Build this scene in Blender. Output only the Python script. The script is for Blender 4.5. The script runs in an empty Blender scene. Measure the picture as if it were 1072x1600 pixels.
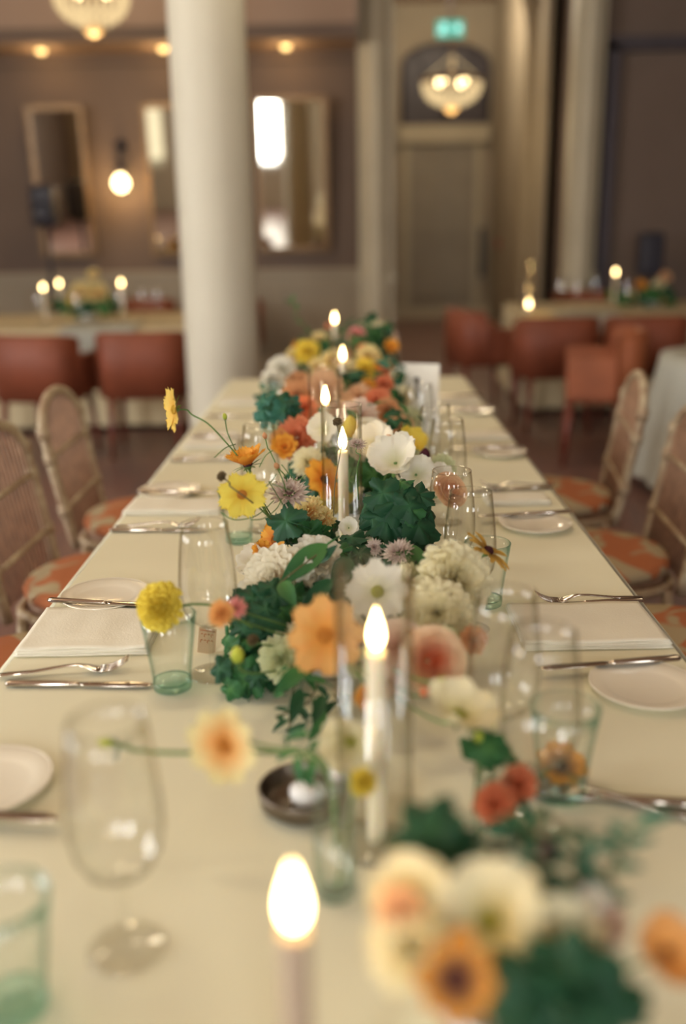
import bpy, math, random
from mathutils import Vector, Matrix, Quaternion, noise
random.seed(7)
S = bpy.context.scene
COL = S.collection
PI = math.pi
# ------------------------------------------------------------------ camera
FPX = 1490.0                       # focal length in pixels of the 1072x1600 frame
PITCH, YAW, ROLL = math.radians(16.42), math.radians(0.586), math.radians(0.9)
CAM_LOC = Vector((0.0, 0.0, 1.41))
cam_data = bpy.data.cameras.new('camera')
cam = bpy.data.objects.new('camera', cam_data); COL.objects.link(cam); S.camera = cam
cam_data.sensor_fit = 'VERTICAL'; cam_data.lens = 35.0; cam_data.sensor_height = 35.0 * 1600 / FPX
CAMR = Matrix.Rotation(YAW, 3, 'Z') @ Matrix.Rotation(PI / 2 - PITCH, 3, 'X') @ Matrix.Rotation(-ROLL, 3, 'Z')
cam.matrix_world = Matrix.Translation(CAM_LOC) @ CAMR.to_4x4()
cam_data.dof.use_dof = True; cam_data.dof.focus_distance = 1.70; cam_data.dof.aperture_fstop = 1.2
cam_data.clip_start = 0.05

def at(x, y, d):
    """world point seen at photo pixel (x, y), d metres along the optical axis"""
    return CAM_LOC + CAMR @ Vector(((x - 536) / FPX * d, -(y - 800) / FPX * d, -d))
def on_z(x, y, z):
    r = CAMR @ Vector(((x - 536) / FPX, -(y - 800) / FPX, -1)); return CAM_LOC + r * ((z - CAM_LOC.z) / r.z)
def on_y(x, y, Y):
    r = CAMR @ Vector(((x - 536) / FPX, -(y - 800) / FPX, -1)); return CAM_LOC + r * (Y / r.y)

# ------------------------------------------------------------------ world, exposure
w = bpy.data.worlds.new('world'); S.world = w; w.use_nodes = True
bgn = w.node_tree.nodes['Background']; bgn.inputs[0].default_value = (0.75, 0.85, 1, 1); bgn.inputs[1].default_value = 1.0
S.view_settings.view_transform = 'Standard'; S.view_settings.look = 'None'
S.view_settings.exposure = 0.36; S.view_settings.gamma = 1; S.view_settings.use_curve_mapping = False
try:
    S.cycles.use_denoising = True; S.cycles.transparent_max_bounces = 64
    S.cycles.max_bounces = 8; S.cycles.caustics_reflective = False; S.cycles.caustics_refractive = False
    S.cycles.sample_clamp_indirect = 4
except Exception: pass
# --- big lamps of the room (daylight windows behind the camera; side windows and warm overhead fill are added)
def area(name, loc, rot, sx, sy, power, col):
    l = bpy.data.lights.new(name, 'AREA'); l.shape = 'RECTANGLE'; l.size = sx; l.size_y = sy; l.energy = power; l.color = col
    o = bpy.data.objects.new(name, l); COL.objects.link(o); o.location = loc; o.rotation_euler = rot; return o
def lamp(name, loc, power, col, r=0.05):
    l = bpy.data.lights.new(name, 'POINT'); l.energy = power; l.color = col; l.shadow_soft_size = r
    o = bpy.data.objects.new(name, l); COL.objects.link(o); o.location = loc; return o
WINX = [-4.7, -2.0, 0.9, 3.4]
for i, x in enumerate(WINX):       # daylight entering each tall window
    area('window_daylight', (x, -4.08, 2.3), (PI / 2, 0, 0), 0.8, 2.3, (4, 80, 30, 12)[i], (1.0, 0.99, 0.95) if i else (1.0, 0.92, 0.7))
SIDEW = (0.2, 2.6)                  # added left-wall windows, out of view, lighting column and cloth from the side
for y in SIDEW: area('window_daylight', (-6.36, y, 2.2), (0, -PI / 2, 0), 2.3, 1.2, 80, (1.0, 0.99, 0.95))
WARM = (1.0, 0.85, 0.58)
for (x, y, z, p) in [(-0.6, 1.3, 3.75, 42), (0.0, 5.0, 3.75, 42), (-3.6, 3.5, 3.75, 65), (3.2, 3.5, 3.75, 16)]:
    lamp('overhead_fill', (x, y, z), p, WARM, 0.25)  # added warm fill from above, placed at the unseen ring chandeliers

# ------------------------------------------------------------------ materials
MATS = {}
def nm(name):
    m = bpy.data.materials.new(name); m.use_nodes = True; nt = m.node_tree
    return m, nt, nt.nodes['Principled BSDF']
def rgb(c): return (c[0], c[1], c[2], 1)
def mat(name, col, rough=0.6, metal=0.0, var=0.12, scale=8.0, bump=0.0, bscale=60.0, col2=None, spec=0.5, coat=0.0, stretch=None):
    if name in MATS: return MATS[name]
    m, nt, b = nm(name)
    tc = nt.nodes.new('ShaderNodeTexCoord'); src = tc.outputs['Object']
    if stretch:
        mp = nt.nodes.new('ShaderNodeMapping'); mp.inputs['Scale'].default_value = stretch
        nt.links.new(src, mp.inputs['Vector']); src = mp.outputs[0]
    n = nt.nodes.new('ShaderNodeTexNoise'); n.inputs['Scale'].default_value = scale; n.inputs['Detail'].default_value = 5
    nt.links.new(src, n.inputs['Vector'])
    r = nt.nodes.new('ShaderNodeValToRGB'); nt.links.new(n.outputs['Fac'], r.inputs[0])
    c2 = col2 or tuple(min(1, c * (1 + var)) for c in col)
    c1 = col if col2 else tuple(c * (1 - var) for c in col)
    r.color_ramp.elements[0].position = 0.35; r.color_ramp.elements[1].position = 0.65
    r.color_ramp.elements[0].color = rgb(c1); r.color_ramp.elements[1].color = rgb(c2)
    nt.links.new(r.outputs[0], b.inputs['Base Color'])
    b.inputs['Roughness'].default_value = rough; b.inputs['Metallic'].default_value = metal
    b.inputs['Specular IOR Level'].default_value = spec; b.inputs['Coat Weight'].default_value = coat
    if bump:
        n2 = nt.nodes.new('ShaderNodeTexNoise'); n2.inputs['Scale'].default_value = bscale
        nt.links.new(src, n2.inputs['Vector'])
        bp = nt.nodes.new('ShaderNodeBump'); bp.inputs['Strength'].default_value = bump; bp.inputs['Distance'].default_value = 0.002
        nt.links.new(n2.outputs['Fac'], bp.inputs['Height']); nt.links.new(bp.outputs[0], b.inputs['Normal'])
    MATS[name] = m; return m
def petal(name, tip, base, mid=0.35, rough=0.7, trans=0.35):
    """petal tissue: base colour near the heart, tip colour outwards (attribute t), lets light through"""
    if name in MATS: return MATS[name]
    m, nt, b = nm(name)
    a = nt.nodes.new('ShaderNodeAttribute'); a.attribute_name = 't'
    n = nt.nodes.new('ShaderNodeTexNoise'); n.inputs['Scale'].default_value = 60
    tc = nt.nodes.new('ShaderNodeTexCoord'); nt.links.new(tc.outputs['Object'], n.inputs['Vector'])
    ad = nt.nodes.new('ShaderNodeMath'); ad.operation = 'MULTIPLY_ADD'; ad.inputs[1].default_value = 0.3; ad.inputs[2].default_value = -0.15
    nt.links.new(n.outputs['Fac'], ad.inputs[0])
    su = nt.nodes.new('ShaderNodeMath'); nt.links.new(a.outputs['Fac'], su.inputs[0]); nt.links.new(ad.outputs[0], su.inputs[1])
    r = nt.nodes.new('ShaderNodeValToRGB'); nt.links.new(su.outputs[0], r.inputs[0])
    r.color_ramp.elements[0].position = max(0, mid - 0.3); r.color_ramp.elements[1].position = min(1, mid + 0.3)
    r.color_ramp.elements[0].color = rgb(base); r.color_ramp.elements[1].color = rgb(tip)
    nt.links.new(r.outputs[0], b.inputs['Base Color']); b.inputs['Roughness'].default_value = rough
    b.inputs['Specular IOR Level'].default_value = 0.25
    tr = nt.nodes.new('ShaderNodeBsdfTranslucent'); nt.links.new(r.outputs[0], tr.inputs['Color'])
    mx = nt.nodes.new('ShaderNodeMixShader'); mx.inputs[0].default_value = trans
    nt.links.new(b.outputs[0], mx.inputs[1]); nt.links.new(tr.outputs[0], mx.inputs[2])
    nt.links.new(mx.outputs[0], nt.nodes['Material Output'].inputs['Surface'])
    MATS[name] = m; return m
def glassy(name, clear, edge, gloss=1.0):
    """thin clear glass: see-through face on, coloured along its long path at grazing angles, Fresnel mirror on top"""
    if name in MATS: return MATS[name]
    m, nt, b = nm(name); nt.nodes.remove(b)
    lw = nt.nodes.new('ShaderNodeLayerWeight'); lw.inputs['Blend'].default_value = 0.5
    pw = nt.nodes.new('ShaderNodeMath'); pw.operation = 'POWER'; pw.inputs[1].default_value = 4.5; nt.links.new(lw.outputs['Facing'], pw.inputs[0])
    mc = nt.nodes.new('ShaderNodeMix'); mc.data_type = 'RGBA'
    mc.inputs[6].default_value = rgb(clear); mc.inputs[7].default_value = rgb(edge); nt.links.new(pw.outputs[0], mc.inputs[0])
    t = nt.nodes.new('ShaderNodeBsdfTransparent'); nt.links.new(mc.outputs[2], t.inputs['Color'])
    g = nt.nodes.new('ShaderNodeBsdfGlossy'); g.inputs['Roughness'].default_value = 0.02; g.inputs['Color'].default_value = (gloss, gloss, gloss, 1)
    p5 = nt.nodes.new('ShaderNodeMath'); p5.operation = 'POWER'; p5.inputs[1].default_value = 5.0; nt.links.new(lw.outputs['Facing'], p5.inputs[0])
    fr = nt.nodes.new('ShaderNodeMath'); fr.operation = 'MULTIPLY_ADD'; fr.inputs[1].default_value = 0.40; fr.inputs[2].default_value = 0.045; nt.links.new(p5.outputs[0], fr.inputs[0])
    mx = nt.nodes.new('ShaderNodeMixShader'); nt.links.new(fr.outputs[0], mx.inputs[0])
    nt.links.new(t.outputs[0], mx.inputs[1]); nt.links.new(g.outputs[0], mx.inputs[2])
    nt.links.new(mx.outputs[0], nt.nodes['Material Output'].inputs['Surface'])
    MATS[name] = m; return m
def emit(name, col, strength):
    if name in MATS: return MATS[name]
    m, nt, b = nm(name); nt.nodes.remove(b)
    e = nt.nodes.new('ShaderNodeEmission'); e.inputs[0].default_value = rgb(col); e.inputs[1].default_value = strength
    nt.links.new(e.outputs[0], nt.nodes['Material Output'].inputs['Surface']); MATS[name] = m; return m

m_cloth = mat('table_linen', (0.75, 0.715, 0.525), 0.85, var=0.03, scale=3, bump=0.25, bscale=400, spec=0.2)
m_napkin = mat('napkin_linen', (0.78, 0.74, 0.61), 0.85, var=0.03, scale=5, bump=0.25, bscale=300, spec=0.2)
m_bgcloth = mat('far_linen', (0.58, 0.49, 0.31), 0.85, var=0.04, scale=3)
m_greycloth = mat('grey_linen', (0.42, 0.42, 0.36), 0.85, var=0.05, scale=3)
m_wall = mat('wall_taupe', (0.155, 0.108, 0.083), 0.8, var=0.05, scale=1.5, bump=0.1)
m_wall2 = mat('wall_olive', (0.36, 0.30, 0.22), 0.8, var=0.05, scale=1.5)
m_cream = mat('cream_plaster', (0.62, 0.58, 0.46), 0.6, var=0.03, scale=2)
m_trim = mat('trim_paint', (0.48, 0.42, 0.30), 0.55, var=0.04, scale=3)
m_ceil = mat('ceiling_plaster', (0.38, 0.26, 0.19), 0.85, var=0.04, scale=1)
m_floor = mat('floor_wood', (0.15, 0.090, 0.082), 0.4, var=0.3, scale=3, stretch=(6, 0.6, 1), col2=(0.22, 0.115, 0.09))
m_dark = mat('dark_opening', (0.05, 0.038, 0.046), 0.5, var=0.1)
m_door = mat('door_paint', (0.30, 0.26, 0.20), 0.55, var=0.05, scale=4)
m_black = mat('black_plastic', (0.02, 0.018, 0.03), 0.5)
m_gold = mat('gilt_wood', (0.26, 0.16, 0.08), 0.4, 0.4, var=0.2, scale=20)
m_mirror = mat('mirror_silver', (0.78, 0.72, 0.60), 0.03, 1.0, var=0.02)
m_steel = mat('polished_cutlery', (0.62, 0.55, 0.47), 0.14, 1.0, var=0.03, scale=4)
m_pewter = mat('tarnished_metal', (0.20, 0.17, 0.14), 0.35, 1.0, var=0.15, scale=30)
m_china = mat('white_china', (0.82, 0.76, 0.62), 0.15, var=0.01, coat=0.3)
m_wax = mat('candle_wax', (0.88, 0.80, 0.60), 0.5, var=0.02); 
_b = m_wax.node_tree.nodes['Principled BSDF']; _b.inputs['Subsurface Weight'].default_value = 0.4; _b.inputs['Subsurface Radius'].default_value = (0.02, 0.012, 0.006); _b.inputs['Subsurface Scale'].default_value = 0.5
m_wick = mat('wick', (0.03, 0.02, 0.02), 0.9)
m_flame = emit('flame', (1.0, 0.70, 0.30), 20.0)
m_bulb = emit('bulb', (1.0, 0.72, 0.34), 9.0)
m_spot = emit('downlight_lens', (1.0, 0.6, 0.22), 3.5)
m_rattan = mat('whitewashed_rattan', (0.46, 0.37, 0.24), 0.6, var=0.25, scale=25, bump=0.4, bscale=80, col2=(0.30, 0.20, 0.12))
m_rattan_in = mat('brown_rattan', (0.30, 0.17, 0.10), 0.7, var=0.2, scale=30)
m_leather = mat('rust_leather', (0.22, 0.055, 0.023), 0.6, var=0.12, scale=6)
m_leather2 = mat('orange_leather', (0.31, 0.09, 0.033), 0.6, var=0.12, scale=6)
m_woodred = mat('red_brown_wood', (0.16, 0.035, 0.02), 0.4, var=0.2, scale=10)
m_woodlight = mat('plain_wood', (0.36, 0.24, 0.13), 0.6, var=0.2, scale=8)
m_card = mat('card_stock', (0.80, 0.76, 0.66), 0.7, var=0.02)
m_ink = mat('ink', (0.06, 0.05, 0.04), 0.7)
m_orangeink = mat('orange_ink', (0.55, 0.16, 0.04), 0.7)
m_stem = mat('green_stem', (0.10, 0.20, 0.05), 0.6, var=0.2, scale=30)
m_stemb = mat('brown_stem', (0.16, 0.13, 0.06), 0.7, var=0.2, scale=30)
m_leafA = petal('dark_leaf', (0.018, 0.075, 0.034), (0.035, 0.12, 0.05), 0.4, 0.5, 0.2)
m_leafB = petal('mid_leaf', (0.035, 0.14, 0.045), (0.08, 0.22, 0.06), 0.4, 0.5, 0.25)
m_leafC = petal('black_leaf', (0.012, 0.016, 0.014), (0.02, 0.025, 0.02), 0.4, 0.5, 0.1)
m_leafD = petal('blue_green_leaf', (0.04, 0.16, 0.11), (0.07, 0.2, 0.11), 0.4, 0.5, 0.25)
m_clear = glassy('clear_glass', (0.993, 0.995, 0.99), (0.50, 0.47, 0.38))
m_green = glassy('green_glass', (0.985, 0.995, 0.99), (0.14, 0.42, 0.36))
m_greenbase = glassy('thick_green_glass', (0.80, 0.93, 0.89), (0.03, 0.32, 0.29))
# seat cushion: orange cloth with cream blotches
def cushion_mat():
    m, nt, b = nm('patterned_cushion')
    tc = nt.nodes.new('ShaderNodeTexCoord')
    n = nt.nodes.new('ShaderNodeTexNoise'); n.inputs['Scale'].default_value = 7; n.inputs['Detail'].default_value = 1; n.inputs['Distortion'].default_value = 1.0
    nt.links.new(tc.outputs['Object'], n.inputs['Vector'])
    r = nt.nodes.new('ShaderNodeValToRGB'); r.color_ramp.interpolation = 'EASE'
    r.color_ramp.elements[0].position = 0.52; r.color_ramp.elements[1].position = 0.57
    r.color_ramp.elements[0].color = (0.43, 0.14, 0.05, 1); r.color_ramp.elements[1].color = (0.43, 0.34, 0.20, 1)
    nt.links.new(n.outputs['Fac'], r.inputs[0]); nt.links.new(r.outputs[0], b.inputs['Base Color']); b.inputs['Roughness'].default_value = 0.85
    return m
m_cushion = cushion_mat()

# ------------------------------------------------------------------ mesh helpers
class G:
    def __init__(s): s.v = []; s.f = []; s.m = []; s.t = []; s.mi = 0
    def add(s, p, t=0.5): s.v.append(tuple(p)); s.t.append(t); return len(s.v) - 1
    def face(s, *i): s.f.append(i); s.m.append(s.mi)
    def box(s, c, d, rot=None):
        o = len(s.v)
        for dz in (-1, 1):
            for dx, dy in ((-1, -1), (1, -1), (1, 1), (-1, 1)):
                p = Vector((dx * d[0] / 2, dy * d[1] / 2, dz * d[2] / 2))
                if rot: p = rot @ p
                s.add(p + Vector(c))
        for q in ((3, 2, 1, 0), (4, 5, 6, 7), (0, 1, 5, 4), (1, 2, 6, 5), (2, 3, 7, 6), (3, 0, 4, 7)): s.face(*[o + k for k in q])
        return s
    def tube(s, pts, r, n=8, caps=True):
        pts = [Vector(p) for p in pts]; k = len(pts); rs = r if isinstance(r, (list, tuple)) else [r] * k
        o = len(s.v); d0 = (pts[1] - pts[0]).normalized()
        up = Vector((0, 0, 1)) if abs(d0.z) < 0.9 else Vector((1, 0, 0)); a = d0.cross(up).normalized()
        for i, p in enumerate(pts):
            d = (pts[min(i + 1, k - 1)] - pts[max(i - 1, 0)]).normalized()
            a = (a - d * a.dot(d)).normalized(); b = d.cross(a)
            for j in range(n):
                th = 2 * PI * j / n; s.add(p + (a * math.cos(th) + b * math.sin(th)) * rs[i], i / (k - 1))
        for i in range(k - 1):
            for j in range(n):
                j2 = (j + 1) % n; s.face(o + i * n + j, o + i * n + j2, o + (i + 1) * n + j2, o + (i + 1) * n + j)
        if caps: s.face(*[o + j for j in reversed(range(n))]); s.face(*[o + (k - 1) * n + j for j in range(n)])
        return s
    def lathe(s, prof, n=40, c=(0, 0, 0), sx=1, sy=1, closed=False):
        o = len(s.v); k = len(prof)
        for i, (r, z) in enumerate(prof):
            for j in range(n):
                th = 2 * PI * j / n; s.add((c[0] + max(r, 1e-5) * math.cos(th) * sx, c[1] + max(r, 1e-5) * math.sin(th) * sy, c[2] + z), i / (k - 1))
        for i in range(k if closed else k - 1):
            i2 = (i + 1) % k
            for j in range(n):
                j2 = (j + 1) % n; s.face(o + i * n + j, o + i * n + j2, o + i2 * n + j2, o + i2 * n + j)
        return s
    def grid(s, fn, nu, nv):
        o = len(s.v)
        for i in range(nv + 1):
            for j in range(nu + 1):
                p = fn(j / nu, i / nv); s.add(p[:3], p[3] if len(p) > 3 else i / nv)
        for i in range(nv):
            for j in range(nu):
                a = o + i * (nu + 1) + j; s.face(a, a + 1, a + nu + 2, a + nu + 1)
        return s
    def mesh(s, name, mats, smooth=True):
        me = bpy.data.meshes.new(name); me.from_pydata(s.v, [], s.f); me.update()
        for m in (mats if isinstance(mats, (list, tuple)) else [mats]): me.materials.append(m)
        if len(me.materials) > 1: me.polygons.foreach_set('material_index', s.m)
        at_ = me.attributes.new('t', 'FLOAT', 'POINT'); at_.data.foreach_set('value', s.t)
        if smooth: me.polygons.foreach_set('use_smooth', [len(p_.vertices) < 100 for p_ in me.polygons])
        return me
    def obj(s, name, mats, parent=None, smooth=True, bevel=0, label=None):
        return link(name, s.mesh(name, mats, smooth), parent, bevel=bevel, label=label)
def link(name, me, parent=None, loc=None, bevel=0, label=None):
    o = bpy.data.objects.new(name, me); COL.objects.link(o)
    if parent: o.parent = parent
    if loc is not None: o.location = loc
    if bevel:
        b = o.modifiers.new('bevel', 'BEVEL'); b.width = bevel; b.segments = 2; b.limit_method = 'ANGLE'; b.angle_limit = 0.7
    if label: o['label'] = label
    return o
def tag(o, label, cat, group=None, kind=None):
    o['label'] = label; o['category'] = cat
    if group: o['group'] = group
    if kind: o['kind'] = kind
    return o
def thing(name, loc, label, cat, group=None, rz=0):
    o = bpy.data.objects.new(name, None); COL.objects.link(o); o.location = loc; o.rotation_euler = (0, 0, rz)
    o.empty_display_size = 0.05
    return tag(o, label, cat, group)
def copy_tree(o, parent=None):
    c = o.copy(); COL.objects.link(c)
    if parent: c.parent = parent
    for ch in list(o.children): copy_tree(ch, c)
    return c
def place(o, loc, rz, label): o.location = loc; o.rotation_euler = (0, 0, rz); o['label'] = label; return o
def struct(name, g, m, smooth=False, parent=None):
    o = g.obj(name, m, parent, smooth)
    if not parent: o['kind'] = 'structure'
    return o
def bez(p0, p1, p2, n=10):
    p0, p1, p2 = Vector(p0), Vector(p1), Vector(p2)
    return [p0 * (1 - t) ** 2 + p1 * 2 * t * (1 - t) + p2 * t * t for t in [i / n for i in range(n + 1)]]
def smoothpath(pts, n=6):
    pts = [Vector(p) for p in pts]
    if len(pts) < 3: return pts
    out = []
    for i in range(len(pts) - 1):
        a = pts[max(i - 1, 0)]; b = pts[i]; c = pts[i + 1]; d = pts[min(i + 2, len(pts) - 1)]
        for k in range(n):
            t = k / n; out.append(0.5 * ((2 * b) + (c - a) * t + (2 * a - 5 * b + 4 * c - d) * t * t + (3 * b - a - 3 * c + d) * t ** 3))
    out.append(pts[-1]); return out
def aim(direction, spin=0):
    return Vector(direction).normalized().to_track_quat('Z', 'Y') @ Quaternion((0, 0, 1), spin)

# ------------------------------------------------------------------ the room
BY = 10.0      # back wall
AY = 16.0      # door wall deep in the alcove
CZ = 4.7
struct('floor', G().box((-0.5, 5.9, -0.05), (12.2, 20.6, 0.1)), m_floor)
struct('ceiling', G().box((-0.5, 5.9, CZ + 0.05), (12.2, 20.6, 0.1)), m_ceil)
struct('wall_left', G().box((-6.55, 5.9, CZ / 2), (0.1, 20.6, CZ)), m_wall)
struct('wall_right', G().box((5.55, 5.9, CZ / 2), (0.1, 20.6, CZ)), m_wall)
g = G()
# wall behind the camera with four window openings
WY = -4.2; WW = 0.8; WB = 0.95; WT = 3.5; xs = [-6.5]
for x in WINX: xs += [x - WW / 2, x + WW / 2]
xs.append(5.5)
for i in range(0, len(xs), 2): g.box(((xs[i] + xs[i + 1]) / 2, WY, CZ / 2), (xs[i + 1] - xs[i], 0.2, CZ))
for x in WINX:
    g.box((x, WY, WB / 2), (WW, 0.2, WB)); g.box((x, WY, (WT + CZ) / 2), (WW, 0.2, CZ - WT))
struct('wall_behind', g, m_wall2)
G().grid(lambda u, v: (-1.35 + u * 0.75, WY + 0.16 + 0.03 * math.sin(u * 40), 0.02 + v * 3.7), 60, 2).obj('curtain', m_cream, bpy.data.objects['wall_behind'])
m_sky = emit('sky_beyond_window', (0.9, 0.95, 1.0), 7.0); m_blind = emit('daylit_blind', (0.75, 0.68, 0.48), 0.55)
for i, x in enumerate(WINX):
    f = G()
    for sx in (-1, 1): f.box((x + sx * (WW / 2 - 0.03), WY + 0.05, (WB + WT) / 2), (0.06, 0.1, WT - WB))
    for z in (WB + 0.03, 2.25, WT - 0.03): f.box((x, WY + 0.05, z), (WW - 0.12, 0.09, 0.06))
    wo = struct('window_%d' % (i + 1), f, m_trim)
    G().box((x, WY - 0.02, (WB + WT) / 2), (WW - 0.1, 0.01, WT - WB - 0.1)).obj('pane', m_blind if i == 0 else m_sky, wo, False)
for i, y in enumerate(SIDEW):  # frames and bright panes of the added side windows
    f = G()
    for s_ in (-1, 1): f.box((-6.44, y + s_ * 0.6, 2.2), (0.12, 0.08, 2.4))
    for z in (1.03, 2.2, 3.37): f.box((-6.44, y, z), (0.10, 1.12, 0.07))
    wo = struct('window_%d' % (i + 6), f, m_trim)
    G().box((-6.48, y, 2.2), (0.02, 1.15, 2.3)).obj('pane', m_sky, wo, False)
# back wall: left part, header over the alcove, right part
AX0, AX1 = 0.45, 2.16
struct('wall_back', G().box(((-6.5 + AX0) / 2, BY + 0.1, CZ / 2), (AX0 + 6.5, 0.2, CZ)).box(((AX1 + 5.5) / 2, BY + 0.1, CZ / 2), (5.5 - AX1, 0.2, CZ)), m_wall)
# soffit with downlights along the left part of the back wall
struct('trim_1', G().box(((-6.5 + 0.1) / 2, BY - 0.3, (3.07 + CZ) / 2), (6.6, 0.6, CZ - 3.07)), m_ceil)
struct('trim_2', G().box(((-6.5 + 0.1) / 2, BY - 0.63, 3.13), (6.6, 0.06, 0.1)).box(((-6.5 + 0.1) / 2, BY - 0.03, 3.02), (6.6, 0.06, 0.09)), m_wall)
# alcove
struct('wall_alcove', G().box((1.4, AY + 0.1, CZ / 2), (2.6, 0.2, CZ)).box((AX0 - 0.1, (BY + AY) / 2 + .1, CZ / 2), (0.2, AY - BY - .2, CZ))
       .box((AX1 + 0.22, 14.0, CZ / 2), (0.2, AY - 12.0, CZ)), m_wall2)
struct('wall_passage', G().box((AX1 + 0.42, 11.1, CZ / 2), (0.1, 2.0, CZ)).box((AX1 + 0.35, 12.05, CZ / 2), (0.3, 0.1, CZ)), m_wall)
# wide pilasters either side of the alcove
def pilaster(name, x, wd, y=BY):
    g = G().box((x, y - 0.09, CZ / 2), (wd, 0.2, CZ)).box((x, y - 0.12, 0.16), (wd + 0.08, 0.26, 0.32)).box((x, y - 0.12, 0.95), (wd + 0.03, 0.24, 0.05))
    g.tube([(x, y - 0.19, 0.32), (x, y - 0.19, CZ)], wd * 0.34, 20)
    return struct(name, g, m_trim, False)
pilaster('trim_3', 0.27, 0.34)
pilaster('trim_4', 2.29, 0.28)
# wainscot with panels on left back wall
g = G().box((-3.2, BY - 0.015, 0.5), (6.6, 0.03, 1.0)).box((-3.2, BY - 0.03, 1.02), (6.6, 0.07, 0.06))
for i in range(8):
    cx = -6.1 + i * 0.82
    for dz in (0.28, 0.86): g.box((cx, BY - 0.04, dz), (0.66, 0.03, 0.035))
    for sx in (-1, 1): g.box((cx + sx * 0.33, BY - 0.04, 0.57), (0.035, 0.03, 0.6))
struct('trim_5', g, m_wall2)
struct('baseboard_back', G().box((-3.2, BY - 0.045, 0.08), (6.6, 0.05, 0.16)), m_trim)
struct('baseboard_alcove', G().box((1.4, AY - 0.03, 0.1), (1.85, 0.06, 0.2)), m_trim)
# wall moulding frame around the left mirrors (the dark edge beside the pilaster)
g = G()
g.box((0.06, BY - 0.02, 2.1), (0.05, 0.05, 2.0)).box((-0.55, BY - 0.02, 3.08), (1.25, 0.05, 0.05)).box((-1.16, BY - 0.02, 2.1), (0.05, 0.05, 2.0))
struct('trim_6', g, m_wall)
# alcove door with arched fanlight
pd0 = on_y(640, 490, AY); pd1 = on_y(745, 225, AY); DX0, DX1, DT = pd0.x, pd1.x, pd1.z
g = G().box(((DX0 + DX1) / 2, AY - 0.03, DT / 2 + 0.1), (DX1 - DX0, 0.06, DT - 0.2))
for zz, hh in ((0.75, 0.8), (1.95, 1.2)):
    for sx in (-1, 1):
        cx = (DX0 + DX1) / 2 + sx * (DX1 - DX0) * 0.23; ww = (DX1 - DX0) * 0.36
        for s2 in (-1, 1): g.box((cx, AY - 0.07, zz + s2 * hh / 2), (ww, 0.03, 0.04)); g.box((cx + s2 * ww / 2, AY - 0.07, zz), (0.04, 0.03, hh))
door = struct('door_1', g, m_door)
G().box((DX1 + 0.1, AY - 0.14, 1.05), (0.09, 0.05, 0.75)).box((DX1 + 0.1, AY - 0.09, 1.3), (0.05, 0.1, 0.05)).box((DX1 + 0.1, AY - 0.09, 0.8), (0.05, 0.1, 0.05)).obj('pull_handle', m_black, door, False)
g = G()
for xx in (DX0 - 0.06, DX1 + 0.02): g.box((xx, AY - 0.04, DT / 2), (0.1, 0.08, DT))
pt = on_y(697, 210, AY); g.box(((DX0 + DX1) / 2, AY - 0.07, pt.z), (DX1 - DX0 + 0.35, 0.16, 0.26))
struct('trim_7', g, m_trim)
pa = on_y(629, 195, AY); pb = on_y(764, 68, AY); xa, xb, za, zb = pa.x, pb.x, pa.z, pb.z
g = G(); cx = (xa + xb) / 2; rx = (xb - xa) / 2; zs = on_y(629, 105, AY).z
ids = []; outl = [(xa, za), (xb, za)] + [(cx + rx * math.cos(a), zs + (zb - zs) * math.sin(a)) for a in [PI * i / 20 for i in range(21)]]
fr = [g.add((x, AY - 0.03, z)) for x, z in outl]; bk = [g.add((x, AY - 0.005, z)) for x, z in outl]; g.face(*fr)
for i in range(len(fr)): j = (i + 1) % len(fr); g.face(fr[i], fr[j], bk[j], bk[i])
fan = struct('window_5', g, m_dark)
g = G().tube([(x, AY - 0.04, z) for x, z in outl[1:]] + [(xa, AY - 0.04, za)], 0.035, 6)
for a in (PI / 4, PI / 2, 3 * PI / 4): g.tube([(cx, AY - 0.04, za), (cx + rx * math.cos(a), AY - 0.04, zs + (zb - zs) * math.sin(a))], 0.012, 5)
g.obj('fanlight_frame', m_dark, fan)
# arch rib in front of the alcove at the right
g = G(); pts = []
for i in range(13):
    a = PI / 2 * i / 12; pts.append((AX1 + 0.1 - 0.75 * (1 - math.cos(a)), BY + 2.6, 3.5 + 1.2 * math.sin(a)))
g.tube([(AX1 + 0.1, BY + 2.6, 0)] + pts, 0.10, 10); struct('trim_8', g, m_wall2)
# right: dark door frame with a plain brown panel
p0 = on_y(940, 430, BY); p1 = on_y(952, 72, BY); fx = (p0.x + p1.x) / 2
g = G().box((fx, BY - 0.08, p1.z / 2), (0.10, 0.16, p1.z)).box((fx + 0.6, BY - 0.08, p1.z), (1.3, 0.16, 0.12)).box((fx + 1.2, BY - 0.08, p1.z / 2), (0.1, 0.16, p1.z))
dd = struct('door_2', G().box((fx + 0.6, BY - 0.03, p1.z / 2), (1.1, 0.06, p1.z - 0.1)), m_wall)
g.obj('door_frame', m_dark, dd, False)

# round cream column
cb = on_y(352, 600, 5.35); ct = on_y(322, 60, 5.35); cr = 0.205
g = G(); prof = [(cr * 1.35, 0), (cr * 1.35, 0.12), (cr * 1.2, 0.14), (cr * 1.22, 0.2), (cr * 1.05, 0.24)] + [(cr * (1.0 - 0.10 * (z / CZ) ** 1.3), z) for z in [0.3 + i * 0.43 for i in range(10)]] + [(cr * 1.15, 4.2), (cr * 1.2, 4.3), (cr * 1.3, CZ)]
colx = on_y(351, 600, 5.35).x
g.lathe(prof, 64, (colx, 5.35, 0)); o = g.obj('round_column', m_cream); o['kind'] = 'structure'

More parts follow.
